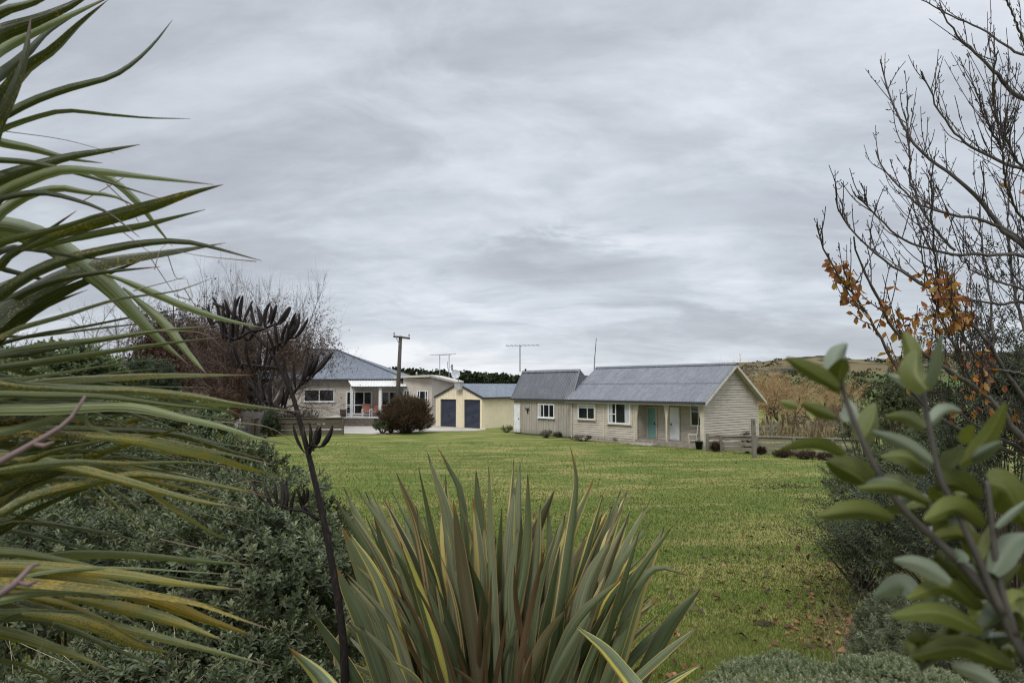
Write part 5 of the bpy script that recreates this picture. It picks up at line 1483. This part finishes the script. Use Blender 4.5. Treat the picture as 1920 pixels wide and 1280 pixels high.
# ================================================================ variegated flax clump
def m_flax():
    m, nt = new_mat('striped_flax'); g = N(nt)
    u, v, tone, rnd, stripe = [g.attr(k) for k in ('u', 'v', 'tone', 'rnd', 'rust')]
    off = g.math('MULTIPLY', rnd, 53.0)
    c = g.ramp(tone, [(0, (.036, .050, .020)), (.4, (.098, .122, .060)), (.7, (.160, .182, .108)), (1, (.225, .222, .145))])
    ln = g.noise(g.comb(g.math('MULTIPLY', u, 34.0), g.math('MULTIPLY', v, 1.1), off), 1.0, 3)
    c = g.mix(g.step(ln, .38, .70), g.mix(1.0, c, (.70, .72, .72), 'MULTIPLY'), g.mix(1.0, c, (1.34, 1.32, 1.26), 'MULTIPLY'))
    d = g.math('MULTIPLY', g.math('ABSOLUTE', g.math('SUBTRACT', u, .5)), 2.0)
    asym = g.math('ADD', d, g.math('MULTIPLY', g.math('SUBTRACT', u, .5), g.math('MULTIPLY', g.math('SUBTRACT', rnd, .5), .9)))
    e0 = g.math('SUBTRACT', 1.0, g.math('MULTIPLY', stripe, .55))
    edge = g.math('MULTIPLY', g.step(g.math('SUBTRACT', asym, e0), 0, .05), g.step(stripe, .02, .10))
    fine = g.step(g.noise(g.comb(g.math('MULTIPLY', u, 22.0), g.math('MULTIPLY', v, .35), off), 1.0, 1), .40, .56)
    ycol = g.ramp(rnd, [(0, (.46, .42, .080)), (.5, (.54, .47, .18)), (.8, (.50, .34, .17)), (1, (.44, .43, .11))])
    c = g.mix(g.math('MULTIPLY', edge, g.math('ADD', .55, g.math('MULTIPLY', fine, .45))), c, ycol)
    cb = g.math('MULTIPLY', g.step(g.math('ABSOLUTE', g.math('SUBTRACT', u, g.math('ADD', .22, g.math('MULTIPLY', rnd, .56)))), .085, .06), g.math('MULTIPLY', g.step(stripe, .62, .68), g.step(stripe, .85, .75)))
    c = g.mix(g.math('MULTIPLY', cb, .85), c, ycol)
    c = g.mix(g.math('MULTIPLY', g.step(g.math('FRACT', g.math('MULTIPLY', rnd, 7.3)), .87, .93), g.math('ADD', .25, g.math('MULTIPLY', ln, .5))), c, (.135, .085, .060))
    rim = g.step(d, .88, .96)
    c = g.mix(g.math('MULTIPLY', rim, .85), c, g.ramp(rnd, [(0, (.20, .085, .045)), (.4, (.33, .15, .085)), (.7, (.15, .07, .04)), (1, (.30, .20, .10))]))
    w = g.math('ADD', v, g.math('MULTIPLY', g.math('SUBTRACT', g.noise(g.comb(g.math('MULTIPLY', u, 4.0), g.math('MULTIPLY', v, 12.0), off), 1.0, 3), .5), .16))
    c = g.mix(g.step(w, .955, .985), c, (.060, .034, .022))
    c = g.mix(g.math('MULTIPLY', g.step(w, .93, .98), g.step(rnd, .75, .85)), c, (.22, .11, .035))
    c = g.mix(g.step(tone, 1.1, 1.3), c, g.ramp(ln, [(.3, (.055, .034, .020)), (.7, (.13, .082, .045))]))
    blot = g.noise(g.comb(g.math('MULTIPLY', u, 3.0), g.math('MULTIPLY', v, 10.0), off), 1.0, 5, .65)
    c = g.mix(g.math('MULTIPLY', g.step(blot, .66, .72), .6), c, (.07, .05, .03))
    g.surf(c, .45, .28, 0, g.bump(ln, .3, .003), .16, g.mix(1.0, c, (1.3, 1.25, .6), 'MULTIPLY'))
    return m
MFLAX = m_flax()
fx = P(935, 1420, 2.75)
flax = root('flax_clump', (fx.x, fx.y, ground_z(fx.x, fx.y)), 'large clump of upright striped flax with grey-green, cream and coral-edged leaves', 'flax')
rg = np.random.default_rng(99)
def flaxprof(t): return np.where(t < .62, .60 + .40 * np.sin(np.clip(t / .62, 0, 1) * np.pi / 2), np.maximum(0, 1 - ((t - .62) / .38) ** 1.75))
def flax_leaf(tip, wpx=38, bend=0.0, Y=None, base=None, stripe=None, tone=None, droop=None, name='leaf', collect=None):
    Yt = Y if Y is not None else 2.35 + .75 * rg.random()
    bx = 935 + (tip[0] - 935) * .42 + rg.normal(0, 22) if base is None else base
    Yb = 2.75 + (Yt - 2.7) * .6
    b0 = np.array(P(bx, 1425, Yb)); b0[2] = max(b0[2], ground_z(b0[0], b0[1]) - .02) if b0[2] > ground_z(b0[0], b0[1]) - .3 else b0[2]
    t3 = np.array(P(tip[0], tip[1], Yt))
    L = np.linalg.norm(t3 - b0)
    outw = np.array([t3[0] - b0[0], t3[1] - b0[1], 0]); 
    m1 = b0 + (t3 - b0) * .35 + np.array([-outw[0] * .10, -outw[1] * .10, .03 * L]) + rg.normal(0, .010, 3) * L; m2 = b0 + (t3 - b0) * .7 + np.array([-outw[0] * .10 + bend * .5, -outw[1] * .12, .03 * L]) + rg.normal(0, .016, 3) * L
    pts = [b0, m1, m2, t3]
    if droop is not None: pts = [b0] + [np.array(P(a, b_, Yt + .02)) for a, b_ in droop] + [t3]
    w = wpx / F * Yt
    o = ribbon(name, pts, w * 1.0, flax, MFLAX, rg.uniform(-.85, .85), rg.uniform(.25, .60), 24, flaxprof,
           {'tone': rg.random() if tone is None else tone, 'rnd': rg.random(), 'rust': (rg.choice([0.0, .2, .4, .7, .95], p=[.36, .20, .18, .16, .10]) if stripe is None else stripe)}, rg.uniform(-.35, .35), collect=collect)
    return o
TIPS = [(625,930),(642,912),(667,912),(684,920),(742,884),(786,875),(800,848),(834,890),(888,930),(917,872),(894,880),(963,912),(975,866),(965,856),(988,885),(969,990),(1013,943),(1021,930),(1040,916),(1086,893),
        (1113,895),(1132,922),(1167,914),(1177,918),(1223,972),(1263,985),(1245,985),(1317,1100),(1313,1122),(1309,1172),(1271,1216),(1225,1112),(1319,1242),(675,1090),(928,1085),(786,1156),(902,1202),(720,1000),(755,960),(770,990),(850,935),(860,1000),(905,960),(940,950),
        (1000,1000),(1060,960),(1050,1020),(1078,990),(1100,1000),(1130,960),(1150,1000),(1000,1110),(1085,1098),(1190,1010),(1200,990),(700,960),(690,1010),(740,1030),(820,960),(810,1040),(880,1050),(950,1040),(1020,1060),(1140,1070),(1170,1080),(1210,1050),(700,1110),(745,1120),(640,985),(660,1040),(1060,1130),(1110,1140),(865,1130),(970,1140)]
for q in TIPS: flax_leaf((q[0] + rg.uniform(-2, 2), q[1]), rg.uniform(18, 36))
for _ in range(8): flax_leaf((rg.uniform(690, 1180), rg.uniform(960, 1160)), rg.uniform(22, 34), Y=rg.uniform(2.2, 3.1))
REST, DEAD = [], []
for _ in range(190): flax_leaf((rg.uniform(640, 1240), rg.uniform(915, 1240)), rg.uniform(9, 28), Y=rg.uniform(2.45, 3.2), collect=REST)
ribbon_mass('foliage', REST, flax, MFLAX)['kind'] = 'stuff'
for _ in range(28): flax_leaf((rg.uniform(690, 1200), rg.uniform(1010, 1250)), rg.uniform(5, 16), Y=rg.uniform(2.2, 2.9), tone=1.5, stripe=0.0, collect=DEAD)
ribbon_mass('dead_foliage', DEAD, flax, MFLAX)['kind'] = 'stuff'
# special ones: kinked, bent and drooping blades
flax_leaf((819, 836), 20, droop=[(875, 1200), (866, 950), (842, 880)], stripe=0.0, tone=.3)
flax_leaf((1069, 835), 20, droop=[(1040, 1200), (1075, 960), (1080, 890)], stripe=.3, tone=.4)
flax_leaf((1290, 1079), 26, droop=[(1150, 1250), (1190, 1120), (1230, 1066)], stripe=.45, tone=.5)
flax_leaf((1076, 1171), 40, Y=2.15, base=1330, droop=[(1225, 1318), (1185, 1268), (1135, 1212)], stripe=.9, tone=.7)
flax_leaf((630, 1062), 38, base=760, droop=[(720, 1290), (680, 1170), (650, 1110)], stripe=.1, tone=.5)
flax_leaf((722, 1129), 26, base=720, droop=[(640, 1240), (668, 1165), (700, 1140)], stripe=.2, tone=.55)
flax_leaf((541, 1213), 40, Y=2.0, base=690, droop=[(640, 1330), (600, 1270), (570, 1240)], stripe=.9, tone=.5)
flax_leaf((584, 1144), 22, base=720, droop=[(680, 1300), (640, 1230), (606, 1180)], stripe=.1, tone=.1)
flax_leaf((1335, 1262), 20, base=1150, droop=[(1230, 1340), (1280, 1300), (1310, 1280)], stripe=.1, tone=.7)
flax_leaf((1111, 1175), 18, base=1130, droop=[(1120, 1300), (1124, 1150), (1098, 1060)], stripe=.0, tone=.1)
b = MB(); n0 = Vector((fx.x, fx.y, ground_z(fx.x, fx.y)))
b.lathe(n0, [(.34, -.05), (.30, .08), (.22, .18), (.10, .26), (0, .28)], 14); b.build('rootstock', bark('dark', *BARKS['dark'])[0], flax, True)

# ---- the dried black flower stalk
MPOD = m_simple('black_seed_pod', (.014, .010, .010), .7, .2, 0, .4, 60, (.075, .050, .040), .5, stretch=(1, 1, .2), bump=.3)
YS = 2.55
spx = [(645, 1215), (640, 1170), (630, 1100), (612, 1000), (590, 900), (578, 850), (565, 800), (548, 740), (525, 690), (505, 655), (470, 620), (432, 585), (400, 568)]
sp3 = catmull([P(a, b_, YS) for a, b_ in spx], 44)
gb = Vector(sp3[0]); gb = Vector((gb.x + .03, gb.y, ground_z(gb.x, gb.y)))
stalk = root('flax_flower_stalk', gb, 'tall dead black flax flower stalk with clusters of upright seed pods', 'flower stalk')
b = MB(); pl = [gb] + [Vector(p) for p in sp3]; b.tube(pl, list(np.interp(np.linspace(0, 1, len(pl)), [0, .5, 1], [.0155, .0105, .005])), 8); b.build('stem', MPOD, stalk, True)
def pod(parent, p, d, L, r):
    b = MB(); d = Vector(d).normalized(); sidev = d.cross(Vector((0, 1, 0))).normalized() * rg.uniform(-.55, .55)
    ts = [0, .12, .3, .55, .8, .93, 1.0]; rs = [.3, .6, 1.0, 1.0, .8, .5, .1]
    b.tube([p + d * (L * t) + sidev * (L * (t - .5) ** 2 - L * .25) * .8 for t in ts], [r * k for k in rs], 7); b.build('seed_pod', MPOD, parent, True)
#   (branch path px), pods: (centre px, spread, count, lean, length px)
CL = [([(430, 585), (415, 600), (400, 605)], (392, 612), (462, 602), 9, -.10, 55), ([(470, 620), (440, 636), (418, 626)], (414, 640), (472, 634), 8, .02, 50), ([(470, 620), (490, 618), (520, 606)], (478, 614), (528, 606), 7, .18, 46),
      ([(505, 655), (525, 645), (548, 632)], (512, 662), (556, 632), 8, .22, 55), ([(525, 690), (485, 686), (455, 682)], (440, 690), (506, 692), 9, -.12, 52), ([(548, 740), (560, 725), (575, 712)], (545, 728), (590, 706), 9, .40, 58),
      ([(560, 778), (520, 762), (490, 750)], (476, 752), (536, 766), 9, -.08, 50), ([(580, 850), (583, 838), (585, 830)], (566, 846), (606, 838), 9, .15, 52), ([(598, 975), (572, 958), (545, 955), (520, 945)], (500, 945), (552, 962), 7, -.12, 52), ([(590, 968), (575, 955), (570, 948)], (562, 950), (574, 948), 3, .08, 44)]
for (path, a, c, n, lean, Lp) in CL:
    q = [P(x, y, YS - .01 * i) for i, (x, y) in enumerate(path)]
    b = MB(); b.tube(catmull(q, 8), list(np.linspace(.0065, .0035, 8)), 6); br = b.build('branch', MPOD, stalk, True)
    for i in range(n):
        t = (i + .5) / n; pp = P(a[0] + (c[0] - a[0]) * t + rg.uniform(-3, 3), a[1] + (c[1] - a[1]) * t + rg.uniform(-5, 5), YS + rg.uniform(-.05, .05))
        k = min(range(8), key=lambda j: (Vector(catmull(q, 8)[j]) - pp).length)
        b = MB(); b.tube([Vector(catmull(q, 8)[k]), pp], [.0028, .003], 5); b.build('pod_stalk', MPOD, br, True)
        fan = (t - .5) * .9 + lean + rg.normal(0, .10)
        pod(br, pp, (fan, rg.normal(0, .2), 1), Lp / F * YS * rg.uniform(.75, 1.1), rg.uniform(.0054, .0078))

# ================================================================ autumn fruit tree at the other side
def fruit_tree():
    rng = np.random.default_rng(42); Y0 = 4.7
    base = P(2085, 1150, 5.0); base.z = ground_z(base.x, base.y)
    o = root('autumn_fruit_tree', base, 'nearly bare lichen-barked tree with upswept twigs and a few orange leaves', 'tree')
    limbs = [ # px paths from tip to butt, butt radius m, depth tip/butt
     ([(1652,112),(1668,180),(1690,230),(1722,280),(1760,310),(1800,340),(1850,390),(1880,430),(1940,480),(2020,600)], .024), ([(1728,132),(1755,195),(1790,250),(1830,280),(1880,305),(1960,335),(2040,420)], .017),
     ([(1640,280),(1655,315),(1690,352),(1725,385),(1790,403),(1850,415),(1920,455),(2010,560)], .018), ([(1728,0),(1780,28),(1850,60),(1900,95),(1960,125),(2040,230)], .014),
     ([(1760,15),(1790,60),(1830,100),(1870,140),(1900,175),(1960,215),(2050,340)], .028), ([(1886,0),(1905,40),(1925,90),(1980,190)], .013), ([(1608,367),(1640,400),(1680,440),(1720,460),(1780,476),(1850,478),(1930,490),(2030,600)], .016),
     ([(1567,373),(1580,410),(1630,465),(1680,505),(1740,540),(1800,585),(1850,640),(1890,705),(1960,800)], .017), ([(1531,422),(1548,475),(1575,520),(1605,560),(1640,610),(1680,690),(1720,745),(1790,800),(1900,850)], .017),
     ([(1602,445),(1610,490),(1640,545),(1665,600),(1700,640),(1766,684),(1822,723),(1864,757),(1925,835),(2010,960)], .030), ([(1760,520),(1790,548),(1823,562),(1870,570),(1930,572),(2040,640)], .018), ([(1790,475),(1830,510),(1880,530),(1930,550),(2030,640)], .013),
     ([(1780,560),(1800,620),(1840,690),(1852,745)], .012), ([(1835,400),(1850,520),(1862,640),(1850,745)], .012), ([(1815,700),(1850,692),(1920,702),(2000,740)], .014), ([(1900,300),(1890,420),(1905,560),(1930,640)], .012), ([(1700,180),(1705,290),(1708,340),(1745,420),(1790,470)], .009),
     ([(1725,470),(1750,560),(1790,650),(1815,720)], .010), ([(1737,748),(1790,770),(1850,810),(1925,850),(2010,930)], .020), ([(1890,230),(1880,300),(1900,380),(1940,440)], .010), ([(1745,330),(1748,420),(1760,520),(1790,600)], .008), ([(1870,95),(1862,170),(1880,250),(1925,330)], .009), ([(1830,165),(1850,230),(1880,280)], .008)]
    b = MB(); tr = [base - Vector((0, 0, .1)), P(2080, 1000, 5.0), P(2065, 800, 4.95), P(2045, 600, 4.9), P(2050, 350, 4.9), P(2030, 100, 4.85), P(2050, -150, 4.8)]
    b.tube(catmull(tr, 22), list(np.linspace(.10, .006, 22)), 10); b.build('trunk', bark('fruit', *BARKS['fruit'])[0], o, True)
    main, twigs, tips = [], [], []
    for li, (px, rb) in enumerate(limbs):
        n = len(px); dt = Y0 + rng.uniform(-.9, .5)
        p3 = [P(a, b_, dt + (4.92 - dt) * (j / (n - 1))) for j, (a, b_) in enumerate(px)]
        pts = catmull(p3, 30) + rng.normal(0, .004, (30, 3)); rad = .0044 + (rb * 1.1 - .0044) * np.linspace(0, 1, 30) ** 1.25
        main.append((pts, rad))
        ln = np.linalg.norm(np.diff(pts, axis=0), axis=1).sum()
        k = int(ln / .040)
        for s_ in range(k):
            f = rng.random() ** 1.1 * 27 + .5; i = int(f); q = pts[i] + (pts[i + 1] - pts[i]) * (f - i)
            tg = unit(pts[max(i - 1, 0)] - pts[i + 1])
            big = rng.random() < .50
            L = rng.uniform(.16, .72) if big else rng.uniform(.03, .09)
            L *= .35 + .65 * min(1, f / 16)
            d = unit(tg * rng.uniform(.1, .9) + np.array([rng.normal(-.05, .4), rng.normal(0, .5), rng.uniform(.5, 1.3)]))
            m_ = q + d * L * .5 + rng.normal(0, .03 * L, 3); e_ = m_ + unit(d + np.array([0, 0, .45]) + rng.normal(0, .15, 3)) * L * .5
            pl = catmull([q, m_, e_], 8) if big else np.array([q, q + d * L * .6, q + d * L * .6 + unit(d + np.array([0, 0, .8])) * L * .4])
            twigs.append((pl, np.linspace(.0038, .0022, len(pl)) if big else np.array([.0026, .0021, .0034])))
            if big:
                for c in range(int(L / .055)):
                    j = rng.integers(1, 7); dd = unit(d + rng.normal(0, .9, 3) + np.array([0, 0, .3])); l2 = rng.uniform(.018, .05)
                    twigs.append((np.array([pl[j], pl[j] + dd * l2 * .6, pl[j] + dd * l2 * .6 + unit(dd + np.array([0, 0, .9])) * l2 * .4]), np.array([.0025, .0021, .0034])))
            tips.append((pl[-1], q))
    V, Fq = tubes_geo(main, 7); np_mesh('limb_crown', V, Fq, bark('fruit', *BARKS['fruit'])[0], o, smooth=True)
    V, Fq = tubes_geo(twigs, 4); np_mesh('twig_crown', V, Fq, bark('fruit', *BARKS['fruit'])[1], o)
    # leaves only where the photograph still has them
    org = []
    def near(p, lst):
        a, b_ = 960 + p[0] / p[1] * F, None
        d = ((np.array(p) - np.array([0, 0, E])))
        zc = d[1] * ct + d[2] * st; yc = -d[1] * st + d[2] * ct
        return a, 640 - yc / zc * F
    allp = [p for pl, _ in twigs for p in pl] + [p for pl, _ in main for p in pl[:18]]
    for p in allp:
        a, c = near(p, None)
        w = 0.0
        if abs(a - (1560 + (c - 500) * .52)) < 46 and 485 < c < 730: w = .36
        if (a - 1750) ** 2 / 85 ** 2 + (c - 565) ** 2 / 62 ** 2 < 1: w = max(w, .24)
        if (a - 1690) ** 2 / 80 ** 2 + (c - 615) ** 2 / 60 ** 2 < 1: w = max(w, .25)
        if 1760 < a < 1860 and 650 < c < 830: w = max(w, .10)
        if a > 1880 and 690 < c < 900: w = max(w, .05)
        if a > 1770 and 330 < c < 430: w = max(w, .004)
        if rng.random() < w: org.append(p)
    org = np.array(org); n = len(org); print('autumn leaves', n)
    Yd = np.c_[rng.normal(0, .55, n), rng.normal(0, .55, n), rng.uniform(-1.3, .15, n)]
    V, Fc, r = leaves_geo(org, Yd, sph(n, rng), rng.uniform(.040, .078, n), rng.uniform(.42, .62, n), TO_V, TO_F, rng=rng)
    np_mesh('foliage', V, Fc, LM['orange'], o, {'rnd': r})
fruit_tree()

# ================================================================ evergreen shrubs on that side
LM['narrow'] = m_leaf('narrow_evergreen', [(0, (.020, .028, .015)), (.5, (.050, .062, .032)), (.85, (.11, .125, .070)), (1, (.19, .20, .125))], .45, .35, .15)
LM['hebe'] = m_leaf('hebe_leaf', [(0, (.042, .052, .027)), (.5, (.10, .115, .062)), (1, (.23, .245, .15))], .5, .3, .15)
LM['palehebe'] = m_leaf('pale_hebe_leaf', [(0, (.08, .10, .045)), (.5, (.19, .22, .115)), (1, (.36, .38, .25))], .55, .3, .15)
bush('evergreen_shrub', 1880, 760, 6.6, 150, 190, 'tall dark loose evergreen shrub growing through the autumn tree', 'shrub', LM['narrow'], 1500, 13, .055, .28, seed=301, inner=.8, up=.8, amp=.35, stems=45, depth=.7, zmin=-.7)
bush('evergreen_shrub', 1800, 1000, 8.0, 210, 150, 'dark small-leaved shrub spreading beneath the autumn tree', 'shrub', LM['narrow'], 1900, 16, .050, .32, seed=302, inner=.8, up=.45, amp=.40, slen=.22, stems=90, depth=.9, zmin=-.7)
bush('evergreen_shrub', 1615, 1010, 9.2, 80, 62, 'feathery arching sprays of small leaves hanging over the leaf-strewn lawn', 'shrub', LM['narrow'], 520, 20, .048, .30, seed=303, inner=.9, up=.10, amp=.45, stems=40, slen=.40, depth=.9, zmin=-.9, spread=(40, 75))
bush('evergreen_shrub', 1700, 905, 10.5, 130, 85, 'olive small-leaved shrub rising behind the arching sprays', 'shrub', LM['olive'], 1600, 14, .060, .36, seed=304, inner=.6, up=.6, amp=.28, stems=60, depth=.8, zmin=-.6)
bush('hebe_bush', 1800, 1225, 5.6, 190, 105, 'spreading grey-green hebe with narrow whorled leaves below the blurred branch', 'shrub', LM['hebe'], 2300, 18, .042, .24, seed=305, inner=.5, up=.7, amp=.14, stems=50, depth=1.0, zmin=-.7, spread=(35, 70), slen=.08)
bush('pale_hebe', 1490, 1312, 5.0, 150, 58, 'low pale green mounded shrub at the lawn edge beneath the dry stems', 'shrub', LM['palehebe'], 2600, 16, .020, .45, seed=306, inner=.25, up=1.0, amp=.10, stems=10, depth=1.1, zmin=-.2, spread=(30, 70), slen=.045)
bush('pale_hebe', 1700, 1316, 4.7, 130, 60, 'second low pale green mound just in front of the whorled hebe', 'shrub', LM['palehebe'], 2400, 16, .020, .45, seed=307, inner=.25, up=1.0, amp=.10, stems=10, depth=1.1, zmin=-.2, spread=(30, 70), slen=.045)
stems_stuff('dry_grass_stems', 1620, 1260, 42, 6.3, .75, 60, 7, m_simple('straw_stem_dull', (.26, .20, .13), .7, .2, 0, .25, 8), .22)

# ================================================================ the near branch, soft in the lens
def m_near():
    m, nt = new_mat('thick_leaf'); g = N(nt)
    u, v, tone, rnd = [g.attr(k) for k in ('u', 'v', 'tone', 'rnd')]
    top = g.ramp(tone, [(0, (.042, .050, .010)), (.5, (.080, .092, .017)), (1, (.15, .16, .034))])
    top = g.mix(g.noise(g.comb(g.math('MULTIPLY', u, 4), g.math('MULTIPLY', v, 4), g.math('MULTIPLY', rnd, 30)), 2.0, 4), g.mix(1.0, top, (.75, .75, .75), 'MULTIPLY'), g.mix(1.0, top, (1.25, 1.25, 1.2), 'MULTIPLY'))
    under = g.mix(rnd, (.105, .125, .082), (.155, .175, .120))
    mid = g.step(g.math('ABSOLUTE', g.math('SUBTRACT', u, .5)), .06, .03)
    top = g.mix(g.math('MULTIPLY', mid, .5), top, (.16, .17, .06))
    lat = g.math('ABSOLUTE', g.math('SINE', g.math('MULTIPLY', g.math('ADD', v, g.math('MULTIPLY', g.math('ABSOLUTE', g.math('SUBTRACT', u, .5)), -.55)), 24.0)))
    top = g.mix(g.math('MULTIPLY', g.step(lat, .16, .04), .35), top, (.13, .14, .05))
    spt = g.noise(g.comb(g.math('MULTIPLY', u, 5), g.math('MULTIPLY', v, 9), g.math('MULTIPLY', rnd, 90)), 1.6, 4, .65)
    top = g.mix(g.math('MULTIPLY', g.step(spt, .62, .70), .7), top, (.085, .055, .025))
    bk_ = g.attr('rust')
    c = g.mix(g.step(bk_, .45, .55), top, under)
    g.surf(c, .55, .25, 0, None, .14, g.mix(1.0, c, (1.2, 1.2, .6), 'MULTIPLY'))
    return m
MNEAR = m_near()
nb0 = P(1990, 1420, .62); nbz = ground_z(nb0.x, nb0.y)
near = root('leafy_branch', (nb0.x, nb0.y, nbz), 'out-of-focus upright shoots with large oval green leaves, grey-green beneath', 'shrub')
YN = .46
MST = m_simple('grey_shoot', (.058, .050, .042), .65, .3, 0, .25, 30)
stA = [(1925, 1240), (1880, 1150), (1850, 1110), (1780, 1035), (1700, 960), (1650, 890), (1615, 820), (1590, 760), (1572, 700)]
stB = [(1880, 1150), (1840, 1060), (1795, 960), (1765, 900), (1745, 810), (1735, 760), (1730, 725)]
stC = [(1905, 1190), (1872, 1080), (1858, 960), (1850, 900)]
b = MB(); b.tube([Vector((nb0.x, nb0.y, nbz - .05)), P(1985, 1380, .56), P(1925, 1240, YN)], [.010, .007, .0040], 8); 
b.build('trunk', MST, near, True)
for path, r0, r1 in ((stA, .0036, .0015), (stB, .0027, .0015), (stC, .0024, .0015)):
    b = MB(); b.tube(catmull([P(a, c, YN + .004 * i) for i, (a, c) in enumerate(path)], 24), list(np.linspace(r0, r1, 24)), 8); b.build('stem', MST, near, True)
def ovprof(t): return np.maximum(.04, np.sin(np.clip(t * .92 + .06, 0, 1) ** .85 * np.pi)) ** .75
# base, (mid), tip, width, under(0/1), tone
NL = [((1572,727),(1530,700),(1474,671),36,0,.35),((1558,692),(1570,665),(1588,644),42,1,.5),((1573,733),(1572,705),(1582,672),46,0,.35),((1567,782),(1540,772),(1503,757),26,0,.5),((1495,762),(1480,757),(1463,752),20,0,.5),((1590,792),(1594,770),(1588,748),34,1,.5),
 ((1612,828),(1630,795),(1642,756),56,0,.4),((1582,852),(1530,832),(1464,842),32,0,.45),((1632,908),(1600,885),(1551,864),62,0,.2),((1674,972),(1610,956),(1534,968),40,0,.5),((1625,907),(1655,902),(1692,906),16,1,.6),((1745,943),(1680,915),(1608,915),26,0,.35),((1782,1092),(1730,1060),(1676,1049),38,1,.6),
 ((1772,1050),(1795,1042),(1815,1052),28,1,.6),((1718,1118),(1690,1095),(1640,1117),44,1,.6),((1838,1142),(1770,1098),(1702,1122),40,0,.6),((1842,1182),(1760,1148),(1672,1155),42,0,.45),((1790,1065),(1850,1112),(1915,1058),36,0,.25),((1902,1252),(1800,1212),(1706,1232),46,0,.35),((1788,1248),(1835,1262),(1880,1290),30,1,.6),
 ((1716,678),(1706,648),(1694,622),36,0,.5),((1738,732),(1715,700),(1718,655),58,0,.35),((1738,732),(1752,690),(1764,630),24,1,.6),((1730,738),(1702,718),(1664,700),20,1,.4),((1742,794),(1770,770),(1802,770),30,1,.6),((1735,803),(1700,782),(1660,780),30,0,.35),((1750,868),(1695,832),(1634,808),30,1,.6),((1738,882),(1700,858),(1652,856),46,0,.25),
 ((1764,892),(1785,860),(1802,838),40,1,.6),((1800,872),(1850,820),(1886,756),36,0,.5),((1803,870),(1840,850),(1878,828),26,1,.6),((1808,832),(1812,815),(1824,796),24,0,.95),((1758,905),(1795,905),(1842,935),58,0,.3),((1842,987),(1790,950),(1733,975),46,0,.55),((1852,1042),(1800,1000),(1736,1012),32,0,.6),((1852,905),(1885,920),(1925,985),84,0,.45),
 ((1868,988),(1895,965),(1928,938),14,1,.6),((1862,1075),(1895,1020),(1935,1000),50,1,.6),((1905,1190),(1925,1130),(1960,1090),50,0,.5),((1765,1100),(1735,1140),(1690,1160),26,1,.6),((1880,1150),(1900,1120),(1925,1120),34,0,.8),((1830,1060),(1850,1030),(1858,985),34,0,.3)]
for (a, m_, t, w, und, tone) in NL:
    d0 = YN + .02 + rg.uniform(-.02, .03); d1 = d0 + rg.uniform(-.05, .04)
    p3 = [np.array(P(*a, d0)), np.array(P(*m_, (d0 + d1) / 2)), np.array(P(*t, d1))]
    ribbon('leaf', p3, w / F * d0 * .86, near, MNEAR, rg.uniform(-.6, .6), rg.uniform(.15, .45), 14, ovprof, {'tone': tone, 'rnd': rg.random(), 'rust': float(und)}, rg.uniform(-.4, .4), across=7)

# denser small leaves low on the same shoots
stD = [(1985, 1330), (1960, 1230), (1945, 1130), (1938, 1020), (1930, 930)]
stE = [(1880, 1165), (1830, 1180), (1770, 1215), (1725, 1255)]
for path in (stD, stE):
    b = MB(); b.tube(catmull([P(a, c, YN + .03 + .006 * i) for i, (a, c) in enumerate(path)], 20), list(np.linspace(.0028, .0012, 20)), 8); b.build('stem', MST, near, True)
for path, n in ((stA[:6], 14), (stB[:4], 7), (stD, 16), (stE, 12)):
    for i in range(n):
        f = (i + rg.random()) / n * (len(path) - 1.01); k = int(f); a0 = np.array(path[k]) * (1 - f + k) + np.array(path[k + 1]) * (f - k)
        ang = rg.uniform(-2.9, .6); L = rg.uniform(45, 95); side = np.array([math.cos(ang), math.sin(ang)])
        d0 = YN + rg.uniform(.01, .10); m_ = a0 + side * L * .5 + np.array([0, rg.uniform(-10, 6)]); t = a0 + side * L + np.array([0, rg.uniform(-4, 16)])
        p3 = [np.array(P(*a0, d0)), np.array(P(*m_, d0 + rg.uniform(-.02, .02))), np.array(P(*t, d0 + rg.uniform(-.05, .05)))]
        ribbon('leaf', p3, rg.uniform(22, 42) / F * d0, near, MNEAR, rg.uniform(-1.0, 1.0), rg.uniform(.15, .5), 14, ovprof, {'tone': rg.uniform(.05, .75), 'rnd': rg.random(), 'rust': float(rg.random() < .3)}, rg.uniform(-.6, .6), across=7)
